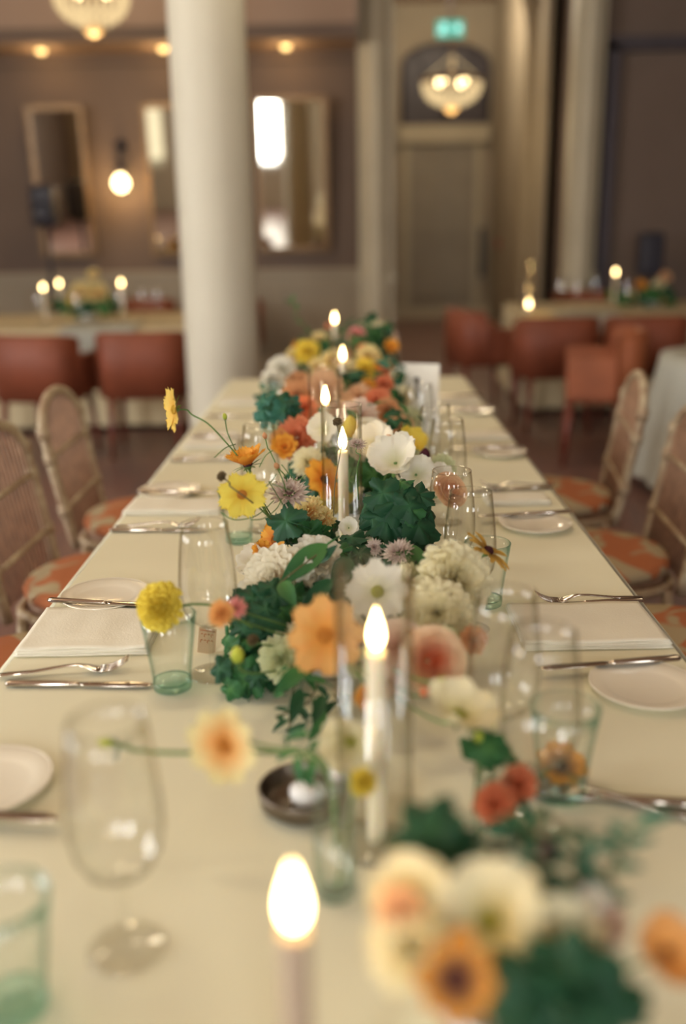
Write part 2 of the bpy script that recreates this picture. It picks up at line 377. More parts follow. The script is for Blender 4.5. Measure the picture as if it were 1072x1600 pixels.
# ------------------------------------------------------------------ mirrors, lamps on the walls
def wall_mirror(px0, py0, px1, py1, label, tilt=4, rz=0.0):
    a = on_y(px0, py0, BY - 0.1); b = on_y(px1, py1, BY - 0.1); wd = b.x - a.x; ht = a.z - b.z
    t = thing('wall_mirror', ((a.x + b.x) / 2, BY - 0.06, b.z), label, 'mirror', 'tall mirrors on the back wall', rz)
    t.rotation_euler = (math.radians(tilt), 0, rz)
    G().box((0, 0, ht / 2), (wd - 0.05, 0.02, ht - 0.05)).obj('mirror_glass', m_mirror, t, False)
    g = G()
    for sx in (-1, 1): g.box((sx * (wd / 2 - 0.02), -0.005, ht / 2), (0.05, 0.05, ht))
    for z in (0.02, ht - 0.02): g.box((0, -0.005, z), (wd - 0.1, 0.05, 0.05))
    g.obj('frame', m_gold, t, False, 0.004)
    return t
wall_mirror(42, 166, 150, 400, 'tall gilt-framed wall mirror with the loudspeaker in front of it', 4)
wall_mirror(222, 163, 318, 398, 'tall wall mirror half hidden behind the cream column')
wall_mirror(397, 152, 515, 392, 'tall wall mirror just right of the column reflecting a bright window')
# bulb wall lamp
p = on_y(189, 287, BY - 0.14)
t = thing('wall_lamp', (p.x, BY, p.z), 'lit globe wall lamp with a dark bracket between two mirrors', 'lamp')
G().lathe([(0.0, -0.075), (0.04, -0.062), (0.07, -0.02), (0.075, 0.0), (0.065, 0.04), (0.04, 0.07), (0.025, 0.09)], 20, (0, -0.14, 0)).obj('bulb', m_bulb, t)
G().lathe([(0.0, 0.20), (0.03, 0.19), (0.055, 0.12), (0.05, 0.085), (0.03, 0.085)], 16, (0, -0.14, 0)).obj('lamp_socket', m_black, t)
G().tube(smoothpath([(0, -0.14, 0.2), (0, -0.13, 0.33), (0, -0.05, 0.36), (0, -0.01, 0.36)]), 0.016, 8).obj('bracket', m_black, t)
G().tube([(0, -0.025, 0.36), (0, 0.0, 0.36)], 0.055, 16).obj('wall_plate', m_black, t)
lamp('wall_lamp_light', (p.x, BY - 0.3, p.z - 0.02), 7, (1, 0.62, 0.25), 0.06)
wl = copy_tree(t); place(wl, (-6.5, 1.4, 2.15), PI / 2, 'wall lamp added out of view on the left wall, between its two added windows')
lamp('wall_lamp_light', (-6.2, 1.4, 2.15), 14, (1, 0.66, 0.28), 0.06)  # added lamp, warms the left wall that the leftmost mirror reflects
# downlights
for i, (x, y) in enumerate([(66, 97), (256, 93), (447, 87)]):
    p = on_y(x, y, BY - 0.35)
    lab = ['recessed ceiling downlight above the leftmost mirror', 'recessed ceiling downlight beside the top of the column, on its left', 'recessed ceiling downlight above the mirror right of the column'][i]
    t = thing('ceiling_downlight', (p.x, BY - 0.35, 3.07), lab, 'downlight', 'downlights in the soffit')
    G().lathe([(0.045, -0.012), (0.07, -0.012), (0.075, 0.0)], 20).obj('trim_ring', m_gold, t)
    G().lathe([(0.0, -0.05), (0.025, -0.045), (0.043, -0.025), (0.048, -0.005)], 20).obj('lens', m_spot, t)
    lamp('downlight_lamp', (p.x, BY - 0.35, 2.95), 2.2, (1, 0.66, 0.3), 0.05)
# chandeliers
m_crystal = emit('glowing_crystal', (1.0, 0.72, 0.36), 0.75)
m_crystal2 = mat('amber_crystal', (0.75, 0.5, 0.25), 0.2, var=0.2, scale=20)
def chandelier(loc, label, r=0.32, top=CZ):
    t = thing('chandelier', loc, label, 'chandelier')
    G().tube([(0, 0, 0.1), (0, 0, top - loc[2])], 0.008, 6).obj('chain', m_gold, t)
    G().lathe([(0.0, top - loc[2] - 0.06), (0.05, top - loc[2] - 0.04), (0.06, top - loc[2])], 16).obj('ceiling_rose', m_gold, t)
    G().lathe([(r, 0.02), (r * 1.02, 0.05), (r, 0.07), (r * 0.96, 0.05), (r * .97, 0.02)], 30).obj('hoop', m_gold, t)
    g = G()
    for ring, (rr, z) in enumerate([(0.95, 0.0), (0.90, -0.06), (0.80, -0.11), (0.64, -0.15), (0.44, -0.18), (0.22, -0.20)]):
        n = int(26 * rr) + 4
        for k in range(n):
            a = 2 * PI * (k + 0.5 * ring) / n; g.lathe([(0, -0.045), (0.017, -0.01), (0.012, 0.02), (0, 0.045)], 5, (rr * r * math.cos(a), rr * r * math.sin(a), z))
    for a0, b0 in (((r, 0, 0.04), (0, 0, 0.3)), ((-r, 0, 0.04), (0, 0, 0.3)), ((0, r, 0.04), (0, 0, 0.3)), ((0, -r, 0.04), (0, 0, 0.3))): g.tube([a0, b0], 0.006, 5)
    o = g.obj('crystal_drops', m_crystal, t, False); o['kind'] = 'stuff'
    for k in range(4):
        a = 2 * PI * k / 4 + 0.9
        G().lathe([(0, -0.03), (0.03, 0), (0.032, 0.025), (0.015, 0.06), (0, 0.075)], 10, (0.55 * r * math.cos(a), 0.55 * r * math.sin(a), 0.02)).obj('bulb', m_bulb, t)
    G().lathe([(0, -0.30), (0.05, -0.28), (0.09, -0.24), (0.03, -0.20)], 12).obj('finial', m_crystal2, t)
    return t
p = on_y(706, 133, 11.5); chandelier(p, 'glowing round crystal chandelier hanging in front of the arched fanlight', 0.34)
p = on_y(142, -8, 8.2); lamp('chandelier_glow', (p.x, p.y, p.z - 0.45), 16, (1, 0.78, 0.45), 0.2); chandelier((p.x, p.y, p.z), 'chandelier at the upper left above the far table', 0.30)
lamp('chandelier_glow', on_y(706, 215, 11.2), 25, (1, 0.78, 0.45), 0.2); lamp('alcove_fill', (1.3, 13.6, 4.3), 75, (1, 0.88, 0.66), 0.3)  # the alcove light is added fill, with no fixture of its own
for (x, y, lb) in ((-0.6, 1.3, 'gilt ring chandelier added out of view above the near end of the long table'), (0.0, 5.0, 'gilt ring chandelier added out of view above the far end of the long table'), (-3.6, 3.5, 'gilt ring chandelier added out of view over the left side of the room'), (3.2, 3.5, 'gilt ring chandelier added out of view over the right side of the room')):
    t = thing('chandelier', (x, y, 4.1), lb, 'chandelier', 'added chandeliers over the room')  # unseen fixtures added to go with the warm overhead fill
    G().tube([(0, 0, 0.0), (0, 0, CZ - 4.1)], 0.01, 6).obj('chain', m_gold, t)
    G().lathe([(0.30, 0.0), (0.31, 0.03), (0.28, 0.03), (0.27, 0.0)], 24, closed=True).obj('hoop', m_gold, t)
# exit sign
p = on_y(703, 45, 14.0)
t = thing('exit_sign', p, 'small green illuminated exit sign above the arched fanlight', 'sign')
G().box((0, 0, 0), (0.36, 0.06, 0.2)).obj('sign_box', emit('exit_green', (0.07, 0.42, 0.30), 1.0), t, False, 0.01)
g = G(); g2 = G()  # running figure, arrow
g.lathe([(0, -0.02), (0.018, 0), (0, 0.02)], 8, (-0.08, -0.035, 0.055))
for a, b in (((-0.085, 0.035), (-0.10, -0.015)), ((-0.10, -0.015), (-0.07, -0.04)), ((-0.07, -0.04), (-0.08, -0.075)), ((-0.10, -0.015), (-0.13, -0.045)), ((-0.13, -0.045), (-0.155, -0.04)),
             ((-0.088, 0.03), (-0.05, 0.01)), ((-0.088, 0.03), (-0.125, 0.015)), ((0.02, 0.0), (0.14, 0.0)), ((0.14, 0.0), (0.09, 0.045)), ((0.14, 0.0), (0.09, -0.045))):
    if a[0] > 0: g2.tube([(a[0], -0.035, a[1]), (b[0], -0.035, b[1])], 0.011, 6)
    else: g.tube([(a[0], -0.035, a[1]), (b[0], -0.035, b[1])], 0.011, 6)
g2.obj('arrow', emit('exit_white', (0.55, 0.95, 0.85), 1.6), t)
g.obj('running_figure', emit('exit_white', (0.55, 0.95, 0.85), 1.6), t)
G().tube([(0, 0, 0.1), (0, 0, CZ - p.z)], 0.008, 6).obj('hanging_rod', m_black, t)
# red call point by the alcove door
p = on_y(784, 384, AY); px_ = AX1 + 0.11
p = Vector((px_, 15.0, 1.41 - 0.22))
t = thing('fire_call_point', p, 'small red fire call point on the alcove side wall', 'alarm button')
G().box((-0.02, 0, 0), (0.04, 0.11, 0.11)).obj('call_box', mat('alarm_red', (0.35, 0.05, 0.03), 0.4), t, False, 0.006)
G().box((-0.043, 0, 0), (0.006, 0.06, 0.06)).obj('press_plate', m_card, t, False)
# loudspeaker on stand
p = on_y(70, 322, 9.3)
t = thing('loudspeaker', (p.x, 9.3, p.z - 0.19), 'black loudspeaker standing up in front of the leftmost mirror', 'loudspeaker')
G().box((0, 0, 0.19), (0.235, 0.2, 0.38)).obj('cabinet', m_black, t, False, 0.05)
G().lathe([(0.0, 0.02), (0.05, 0.0), (0.085, 0.02), (0.09, 0.03)], 20).obj('speaker_cone', m_black, t).matrix_local = Matrix.Translation((0, -0.12, 0.14)) @ Matrix.Rotation(PI / 2, 4, 'X')
t = thing('speaker_stand', (p.x, 9.3, 0), 'black tripod stand carrying the loudspeaker behind the left far table', 'stand')
G().tube([(0, 0, 0.25), (0, 0, p.z - 0.19)], 0.022, 10).obj('pole', m_black, t)
for k in range(3):
    a = 2 * PI * k / 3 + 0.5; G().tube([(0, 0, 0.7), (0.36 * math.cos(a), 0.36 * math.sin(a), 0.012)], 0.012, 8).obj('leg', m_black, t)

# ------------------------------------------------------------------ main table and cloth
TX0, TX1, TY0, TY1, TZ = -0.567, 0.533, 0.30, 4.47, 0.75
tcx = (TX0 + TX1) / 2; tcy = (TY0 + TY1) / 2
t = thing('banquet_table', (tcx, tcy, 0), 'long wooden banquet table under the cream cloth', 'table')
G().box((0, 0, TZ - 0.025), (TX1 - TX0 - 0.03, TY1 - TY0 - 0.03, 0.03)).obj('tabletop', m_woodlight, t, False)
for sx in (-1, 1):
    for yy in (-1.85, 0, 1.85): G().box((sx * 0.42, yy, 0.355), (0.06, 0.06, 0.71)).obj('leg', m_woodlight, t, False, 0.005)
def cloth_mesh(hx, hy, z, drop, cr_=0.03, amp=0.018, waves=26, n=260, seed=1, flare=0.02, steps=7, corner=0.0):
    g = G(); random.seed(seed); ph = [random.uniform(0, 6) for _ in range(4)]
    per = []
    for i in range(n):                       # rounded rectangle
        u = i / n * (4 * (hx + hy)); 
        if u < 2 * hy: p = Vector((hx, -hy + u, 0)); nn = Vector((1, 0, 0))
        elif u < 2 * hy + 2 * hx: p = Vector((hx - (u - 2 * hy), hy, 0)); nn = Vector((0, 1, 0))
        elif u < 4 * hy + 2 * hx: p = Vector((-hx, hy - (u - 2 * hy - 2 * hx), 0)); nn = Vector((-1, 0, 0))
        else: p = Vector((-hx + (u - 4 * hy - 2 * hx), -hy, 0)); nn = Vector((0, -1, 0))
        dx = max(0, abs(p.x) - (hx - cr_)); dy = max(0, abs(p.y) - (hy - cr_))
        if dx > 0 and dy > 0:
            c = Vector((math.copysign(hx - cr_, p.x), math.copysign(hy - cr_, p.y), 0)); nn = (p - c).normalized(); p = c + nn * cr_
        per.append((p, nn, u))
    r0 = []
    for p, nn, u in per: r0.append(g.add((p.x - nn.x * 0.012, p.y - nn.y * 0.012, z)))
    g.face(*r0); prev = r0; tot = 4 * (hx + hy)
    for k in range(1, steps + 1):
        f = k / steps; cur = []
        for p, nn, u in per:
            w_ = (math.sin(u / tot * 2 * PI * waves + ph[0]) + 0.6 * math.sin(u / tot * 2 * PI * (waves * 1.7) + ph[1])) * amp * f * f
            off = -0.003 + flare * f + w_ if k > 1 else -0.002
            dz = 0.004 if k == 1 else drop * (k - 1) / (steps - 1) + 0.004
            cur.append(g.add((p.x + nn.x * off, p.y + nn.y * off, z - dz)))
        for i in range(n): j = (i + 1) % n; g.face(prev[i], prev[j], cur[j], cur[i])
        prev = cur
    return g
o = cloth_mesh((TX1 - TX0) / 2, (TY1 - TY0) / 2, TZ, 0.22, waves=46, n=520).obj('tablecloth', m_cloth, smooth=True)
o.location = (tcx, tcy, 0); tag(o, 'long cream tablecloth spread over the banquet table in the foreground', 'tablecloth')
m_ = o.modifiers.new('thick', 'SOLIDIFY'); m_.thickness = 0.0015; m_.offset = -1
for p_ in o.data.polygons:
    if len(p_.vertices) > 4: p_.use_smooth = False
TZ += 0.001

# ------------------------------------------------------------------ rattan dining chairs
def rattan_chair():
    t = thing('rattan_chair', (0, 0, 0), '', 'chair', 'whitewashed rattan chairs along the table')
    W2 = 0.225; SZ = 0.46
    arch = []
    def bp(y, z): return (-0.20 - (z - SZ) * 0.17, y, z)
    for k in range(17):
        a = PI * k / 16; arch.append(bp(-W2 * 0.94 * math.cos(a) * (1 if abs(math.cos(a)) > .9 else 1), 0.80 + 0.12 * math.sin(a)))
    path = [bp(-W2 * 0.90, SZ - 0.02), bp(-W2 * 0.93, 0.6), bp(-W2 * 0.95, 0.72)] + arch + [bp(W2 * 0.95, 0.72), bp(W2 * 0.93, 0.6), bp(W2 * 0.90, SZ - 0.02)]
    G().tube(smoothpath(path, 3), 0.0155, 10).obj('back_frame', m_rattan, t)
    for z in (0.57, 0.74): G().tube([bp(-W2 * 0.93, z), bp(W2 * 0.93, z)], 0.009, 8).obj('back_rail', m_rattan, t)
    g = G()
    for k in range(15):
        y = -W2 * 0.82 + W2 * 1.64 * k / 14; ztop = 0.80 + 0.12 * math.sqrt(max(0, 1 - (y / (W2 * 0.94)) ** 2)) - 0.006
        g.tube([bp(y, SZ + 0.01), bp(y, (SZ + ztop) / 2), bp(y, ztop)], 0.0042, 6)
    o = g.obj('back_canes', m_rattan_in, t)
    for z in (0.57, 0.74, 0.82):
        for sy in (-1, 1): G().tube([bp(sy * W2 * 0.94, z - 0.018), bp(sy * W2 * 0.94, z + 0.018)], 0.0195, 10).obj('cane_binding', m_rattan, t)
    ring = [(0.21 * math.cos(a) * 1.02, (W2 + 0.0) * math.sin(a), SZ - 0.02) for a in [2 * PI * k / 28 for k in range(29)]]
    ring = [(max(-0.2, x * 1.1), y * 1.0, z) for x, y, z in ring]
    G().tube(ring, 0.014, 8).obj('seat_frame', m_rattan, t)
    G().lathe([(0.0, SZ - 0.025), (0.205, SZ - 0.025), (0.205, SZ - 0.005), (0.0, SZ - 0.005)], 28).obj('seat', m_rattan_in, t)
    G().lathe([(0.0, SZ), (0.19, SZ), (0.212, SZ + 0.012), (0.215, SZ + 0.028), (0.20, SZ + 0.045), (0.12, SZ + 0.052), (0.0, SZ + 0.054)], 36, (0.005, 0, 0), 1.02, 1.02).obj('seat_cushion', m_cushion, t, label='orange seat cushion with cream pattern')
    for sx, sy in ((1, 1), (1, -1), (-1, 1), (-1, -1)):
        G().tube([(sx * 0.17, sy * 0.17, SZ - 0.02), (sx * 0.20, sy * 0.19, 0.0)], [0.016, 0.013], 10).obj('leg', m_rattan, t)
    for sy in (-1, 1): G().tube([(0.185, sy * 0.18, 0.2), (-0.185, sy * 0.18, 0.2)], 0.009, 8).obj('stretcher', m_rattan, t)
    for sx in (-1, 1): G().tube([(sx * 0.188, 0.18, 0.24), (sx * 0.188, -0.18, 0.24)], 0.009, 8).obj('stretcher', m_rattan, t)
    return t
ch0 = rattan_chair()
chairs = [(-0.70, 3.12, 0.02, 'rattan chair with an arched back, farther of the two clearly seen on the left'),
          (-0.70, 2.50, -0.03, 'rattan chair with an arched back cut by the left picture edge'),
          (-0.72, 1.90, 0.02, 'rattan chair at the lower left of which only the orange seat shows'),
          (0.72, 3.32, PI - 0.14, 'rattan chair with an arched back, farther of the two on the right'),
          (0.71, 2.66, PI - 0.06, 'rattan chair with an arched back cut by the right picture edge'),
          (0.74, 2.02, PI + 0.03, 'rattan chair behind the right napkin, at the right picture edge')]
for i, (x, y, rz, lb) in enumerate(chairs):
    c = ch0 if i == 0 else copy_tree(ch0); place(c, (x, y, 0), rz, lb)

# ------------------------------------------------------------------ background tables and chairs
def tub_chair(lm):
    t = thing('leather_armchair', (0, 0, 0), '', 'chair', 'rust leather armchairs around the far tables')
    # faces +Y ; back toward -Y
    def shell(zlo, zhi, rin, rout, a0, a1, n=20):
        g = G(); rows = []
        for k in range(n + 1):
            a = a0 + (a1 - a0) * k / n; dip = 0.04 * (abs(a + PI / 2) / (PI / 2)) ** 4; sq = (abs(math.cos(a)) ** 3.2 + abs(math.sin(a)) ** 3.2) ** (-1 / 3.2)
            rows.append([g.add((r * sq * math.cos(a) * 1.12, r * sq * math.sin(a) * 0.95, z - (dip if z > 0.6 else 0))) for r, z in ((rin, zlo), (rin, zhi - 0.02), ((rin + rout) / 2, zhi), (rout, zhi - 0.02), (rout, zlo))])
        for k in range(n):
            for j in range(5): j2 = (j + 1) % 5; g.face(rows[k][j], rows[k][j2], rows[k + 1][j2], rows[k + 1][j])
        g.face(*rows[0]); g.face(*rows[-1][::-1]); return g
    shell(0.40, 0.82, 0.21, 0.27, -PI + 0.25, -0.25).obj('backrest', lm, t)
    G().box((0, 0.0, 0.43), (0.44, 0.44, 0.09)).obj('seat', lm, t, False, 0.02)
    for sx in (-1, 1):
        G().box((sx * 0.25, 0.07, 0.55), (0.055, 0.30, 0.26)).obj('armrest', lm, t, False, 0.015)
        for sy in (-1, 1): G().tube([(sx * 0.2, sy * 0.19, 0.40), (sx * 0.22, sy * 0.22, 0)], [0.024, 0.016], 10).obj('leg', m_woodred, t)
    return t
tc1 = tub_chair(m_leather); tc2 = None
def pxat(px, Y): return (px - 545) / 1552.0 * Y
bg = [(pxat(212, 6.3), 6.3, 0.05, 'rust leather armchair left of the column, back turned to the camera'),
      (pxat(48, 6.2), 6.2, -0.25, 'rust leather armchair at the left picture edge, back turned to the camera'),
      (pxat(872, 6.9), 6.9, 0.05, 'rust leather armchair in the middle of the right far table'),
      (1.03, 7.6, -1.35, 'rust leather armchair seen from the side at the left end of the right far table'),
      (pxat(1014, 6.9), 6.9, 0.0, 'rust leather armchair right of the middle one at the right far table'),
      (pxat(350, 8.9), 9.1, PI, 'rust leather armchair on the far side of the left table, partly behind the column'),
      (pxat(205, 8.9), 9.15, PI, 'rust leather armchair beyond the left far table under the wall lamp'),
      (pxat(925, 9.2), 9.4, PI - 0.2, 'rust leather armchair beyond the right far table')]
for i, (x, y, rz, lb) in enumerate(bg):
    c = tc1 if i == 0 else copy_tree(tc1); place(c, (x, y, 0), rz, lb)
c = copy_tree(tc1); place(c, (pxat(955, 5.9), 5.9, 0), PI / 2 - 0.2, 'orange leather armchair just behind the right rattan chairs, nearest of the armchairs')
for ch in c.children:
    if ch.name.split('.')[0] in ('backrest', 'seat', 'armrest'):
        ch.data = ch.data.copy(); ch.data.materials[0] = m_leather2

def far_table(cx, cy, hx, hy, rz, label, clabel, olabel, drop=0.70):
    t = thing('dining_table', (cx, cy, 0), label, 'table', rz=rz)
    G().box((0, 0, 0.72), (hx * 2 - 0.04, hy * 2 - 0.04, 0.04)).obj('tabletop', m_woodlight, t, False)
    for sx in (-1, 1):
        for sy in (-1, 1): G().box((sx * (hx - 0.15), sy * (hy - 0.15), 0.35), (0.05, 0.05, 0.70)).obj('leg', m_woodlight, t, False)
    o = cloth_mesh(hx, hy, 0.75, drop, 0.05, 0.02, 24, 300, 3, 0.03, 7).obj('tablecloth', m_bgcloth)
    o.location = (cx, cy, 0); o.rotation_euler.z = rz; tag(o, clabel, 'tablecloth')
    if olabel:   # square overlay hanging over the edge in points
        g = G(); s_ = 0.62
        def fn(u, v):
            a = (u - 0.5) * 2 * s_; b = (v - 0.5) * 2 * s_; x = (a - b) * 0.7071; y = (a + b) * 0.7071
            over = max(0, -y - hy - 0.005); z = 0.756
            if over > 0: z -= over; y = -hy - 0.045 - 0.012 * math.sin(x * 30); 
            return (x, y, z)
        return t, g, fn
    return t, None, None
def overlay(cx, cy, hy, rz, sx, label):
    g = G()
    def fn(u, v):
        x = (u - 0.5) * sx; depth = 0.33 * (1 - abs(2 * ((u * 2) % 1) - 1) * 0.75) if True else 0
        edge = 0.12 + 0.22 * abs(math.sin(u * 2 * PI + 0.5)); L = 0.5 + edge; s = v * L
        if s < 0.5: return (x, -hy + 0.5 - s, 0.7565)
        return (x * (1 - (s - 0.5) * 0.7), -hy - 0.05 - 0.012 * math.sin(u * 25) * (s - .45), 0.757 - (s - 0.5))
    g.grid(fn, 30, 24); o = g.obj('table_runner', m_greycloth); o.location = (cx, cy, 0); o.rotation_euler.z = rz
    md = o.modifiers.new('thick', 'SOLIDIFY'); md.thickness = 0.003
    tag(o, label, 'table runner'); return o
LTx, LTy = -2.15, 7.75
far_table(LTx, LTy, 1.35, 0.75, 0.06, 'dining table under the cloth at the far left', 'cream tablecloth on the far left table', None)
overlay(pxat(128, 7.0) , LTy + 0.03, 0.75, 0.06, 0.55, 'grey cloth runner hanging in points over the edge of the left far table')
RTx, RTy = 2.55, 8.2
far_table(RTx, RTy, 1.15, 0.75, -0.02, 'dining table under the cloth at the far right', 'cream tablecloth on the far right table', None)
overlay(pxat(935, 7.45), RTy, 0.75, -0.02, 0.5, 'pale cloth runner hanging over the edge of the right far table')
# nearer side table at the right edge with a flaring grey cloth
t = thing('side_table', (2.12, 5.15, 0), 'small round table under grey cloth at the right picture edge', 'table')
G().lathe([(0, 0.70), (0.42, 0.70), (0.42, 0.735), (0, 0.735)], 32).obj('tabletop', m_woodlight, t)
G().tube([(0, 0, 0.03), (0, 0, 0.7)], 0.03, 12).obj('pedestal', m_woodlight, t)
G().lathe([(0, 0.03), (0.22, 0.02), (0.25, 0.0), (0, 0.0)], 24).obj('foot', m_woodlight, t)
g = G()
def fnr(u, v):
    a = u * 2 * PI; r = 0.435 * min(1, v * 3); z = 0.742
    if v > 1 / 3: f = (v - 1 / 3) * 1.5; r = 0.435 + 0.12 * f + 0.035 * f * math.sin(a * 11); z = 0.742 - 0.66 * f
    return (r * math.cos(a), r * math.sin(a), z)
o = g.grid(fnr, 120, 15).obj('round_tablecloth', m_greycloth); o.location = (2.12, 5.15, 0); tag(o, 'grey white floor-length cloth on the small table at the right edge', 'tablecloth')

# ------------------------------------------------------------------ glass, candles, cutlery, china
def thin(prof_out, th=0.0013):
    """closed wall profile from an outer profile"""
    inner = [(max(r - th, 0.0002), z + (th if r < 0.02 else 0)) for r, z in reversed(prof_out)]
    return prof_out + inner
def wine_glass():
    t = thing('wine_glass', (0, 0, 0), '', 'wine glass', 'wine glasses on the table')
    H = 0.245
    bowl = [(0.004, 0.080), (0.018, 0.084), (0.032, 0.095), (0.041, 0.113), (0.0445, 0.135), (0.0440, 0.160), (0.0415, 0.190), (0.0380, 0.220), (0.0350, H)]
    G().lathe(thin(bowl), 48, closed=False).obj('bowl', m_clear, t)
    G().lathe([(0.0347, H), (0.0354, H + 0.0008), (0.0358, H), (0.0352, H - 0.0012), (0.0347, H)], 48).obj('rim', m_clear, t)
    G().lathe([(0.0065, 0.004), (0.0042, 0.015), (0.0036, 0.04), (0.0038, 0.065), (0.0075, 0.082), (0.0, 0.084)], 20).obj('stem', m_clear, t)
    G().lathe([(0.0, 0.0), (0.036, 0.0), (0.0375, 0.0012), (0.034, 0.0025), (0.016, 0.0035), (0.0065, 0.006), (0.0, 0.007)], 40).obj('foot', m_clear, t)
    return t
def tumbler():
    t = thing('tumbler', (0, 0, 0), '', 'tumbler', 'pale green tumblers on the table')
    out = [(0.0285, 0.012), (0.030, 0.03), (0.0335, 0.06), (0.0375, 0.09), (0.0415, 0.120)]
    G().lathe(thin(out, 0.002), 48).obj('wall', m_green, t)
    G().lathe([(0.0393, 0.119), (0.0405, 0.1215), (0.0418, 0.1195), (0.0405, 0.118), (0.0393, 0.119)], 48).obj('rim', m_green, t)
    G().lathe([(0.0, 0.0), (0.024, 0.0), (0.0285, 0.003), (0.0295, 0.010), (0.0287, 0.016), (0.024, 0.011), (0.012, 0.008), (0.0, 0.010)], 48).obj('base', m_greenbase, t, label='thick green glass base')
    return t
def hurricane():
    t = thing('glass_cylinder', (0, 0, 0), '', 'candle glass', 'tall glass cylinders around candles')
    R = 0.041; H = 0.33
    G().lathe([(R, 0.004), (R, H), (R - 0.0022, H), (R - 0.0022, 0.004)], 48).obj('wall', m_clear, t)
    G().lathe([(R - 0.0026, H), (R - 0.001, H + 0.0016), (R + 0.0004, H), (R - 0.001, H - 0.001), (R - 0.0026, H)], 48).obj('rim', m_clear, t)
    G().lathe([(0, 0), (R - 0.001, 0), (R, 0.004), (R - 0.002, 0.008), (0, 0.007)], 48).obj('base', m_clear, t)
    return t
def taper(h=0.23, r=0.0108, fs=1.0):
    t = thing('taper_candle', (0, 0, 0), '', 'candle', 'lit ivory taper candles')
    G().lathe([(0, 0), (r, 0), (r, 0.02), (r * 0.97, h - 0.006), (r * 0.85, h - 0.001), (r * 0.5, h - 0.004), (0, h - 0.003)], 24).obj('candle_body', m_wax, t)
    G().tube([(0, 0, h - 0.004), (0.0005, 0, h + 0.004), (0.0015, 0, h + 0.009)], 0.0009, 6).obj('wick', m_wick, t)
    fl = [(0.0, 0.002), (0.004, 0.003), (0.0078, 0.010), (0.0088, 0.017), (0.0075, 0.026), (0.0045, 0.036), (0.0015, 0.045), (0, 0.049)]
    G().lathe([(a * fs, b * fs) for a, b in fl], 16, (0, 0, h)).obj('flame', m_flame, t)
    return t
wg0, tb0, hu0, ta0 = wine_glass(), tumbler(), hurricane(), taper()
used = set()
def put(proto, x, y, label, z=None, rz=0.0):
    o = proto if proto.name not in used else copy_tree(proto)
    used.add(proto.name); place(o, (x, y, TZ if z is None else z), rz, label); return o
def base_at(px, rimpy, h):        # position of an upright thing whose top centre is seen at the pixel
    p = on_z(px, rimpy, TZ + h); return p.x, p.y
def tap(px, py): p = on_z(px, py, TZ); return p.x, p.y
for px, py, lb in [(319, 818, 'large clear wine glass behind the pale green tumbler at the left'),
                   (404, 664, 'clear wine glass behind the yellow cosmos on the left'),
                   (440, 585, 'clear wine glass left of the far flowers'),
                   (706, 735, 'clear wine glass right of the big green leaves, farther of the two'),
                   (736, 768, 'clear wine glass behind the cream dahlia'),
                   (792, 925, 'clear wine glass on the right near the cream bloom'),
                   (850, 985, 'clear wine glass behind the near right tumbler'),
                   (165, 1125, 'blurred wine glass in the near left corner'),
                   (655, 600, 'clear wine glass in front of the number card'),
                   (680, 632, 'clear wine glass right of the number card'),
                   (700, 655, 'clear wine glass right of the white poppies')]:
    x, y = base_at(px, py, 0.245); put(wg0, x, y, lb)
for px, py, lb in [(262, 960, 'pale green tumbler under the yellow pompon flower'),
                   (370, 765, 'pale green tumbler under the yellow cosmos'),
                   (762, 848, 'pale green tumbler behind the large cream dahlia'),
                   (884, 1103, 'pale green tumbler at the near right with flowers behind its base'),
                   (0, 1400, 'pale green tumbler cut off by the lower left picture edge'),
                   (420, 618, 'pale green tumbler beyond the left wine glasses'),
                   (640, 640, 'pale green tumbler in front of the number card')]:
    x, y = base_at(px, py, 0.12); put(tb0, x, y, lb)
for px, py, hp, lb, clb in [(533, 632, 0.330, 'glass cylinder around the candle beside the dark green leaves', 'lit taper candle inside the sharp glass cylinder'),
                        (506, 575, 0.330, 'glass cylinder around the candle in front of the peach dahlia', 'lit taper candle in front of the peach dahlia'),
                        (584, 886, 0.330, 'blurred glass cylinder nearest the camera', 'lit taper candle in front of the peach rose'),
                        (534, 520, 0.330, 'glass cylinder among the farthest flowers', 'lit taper candle among the farthest flowers')]:
    x, y = base_at(px, py, hp); put(hu0, x, y, lb)
    put(ta0, x + 0.002, y, clb, TZ + 0.0075)
    lamp('candle_light', (x, y, TZ + 0.265), 0.35, (1, 0.62, 0.25), 0.008)
x, y = base_at(459, 1440, 0.235); nc = put(ta0, x, y, 'dusky taper candle with the largest blurred flame, nearest the camera')
for chd in nc.children:
    if chd.name.startswith('candle_body'): chd.data = chd.data.copy(); chd.data.materials[0] = mat('dusky_wax', (0.45, 0.34, 0.24), 0.5, var=0.03)
hold = thing('candle_holder', (x, y, TZ), 'small glass holder under the nearest candle', 'candle holder')
G().lathe([(0.0135, 0.0), (0.035, 0.0), (0.036, 0.004), (0.016, 0.01), (0.015, 0.035), (0.0135, 0.035)], 24).obj('holder_body', m_clear, hold)
lamp('candle_light', (x, y, TZ + 0.27), 0.35, (1, 0.62, 0.25), 0.008)
x, y = base_at(523, 503, 0.28); o = put(ta0, x, y, 'lit taper candle farthest away, at the top of the flowers', TZ + 0.045)
hold = thing('candle_holder', (x, y, TZ), 'small brass holder under the farthest candle', 'candle holder')
G().lathe([(0.0, 0.0), (0.035, 0.0), (0.036, 0.006), (0.014, 0.012), (0.014, 0.045), (0.0, 0.045)], 24).obj('holder_body', m_gold, hold)

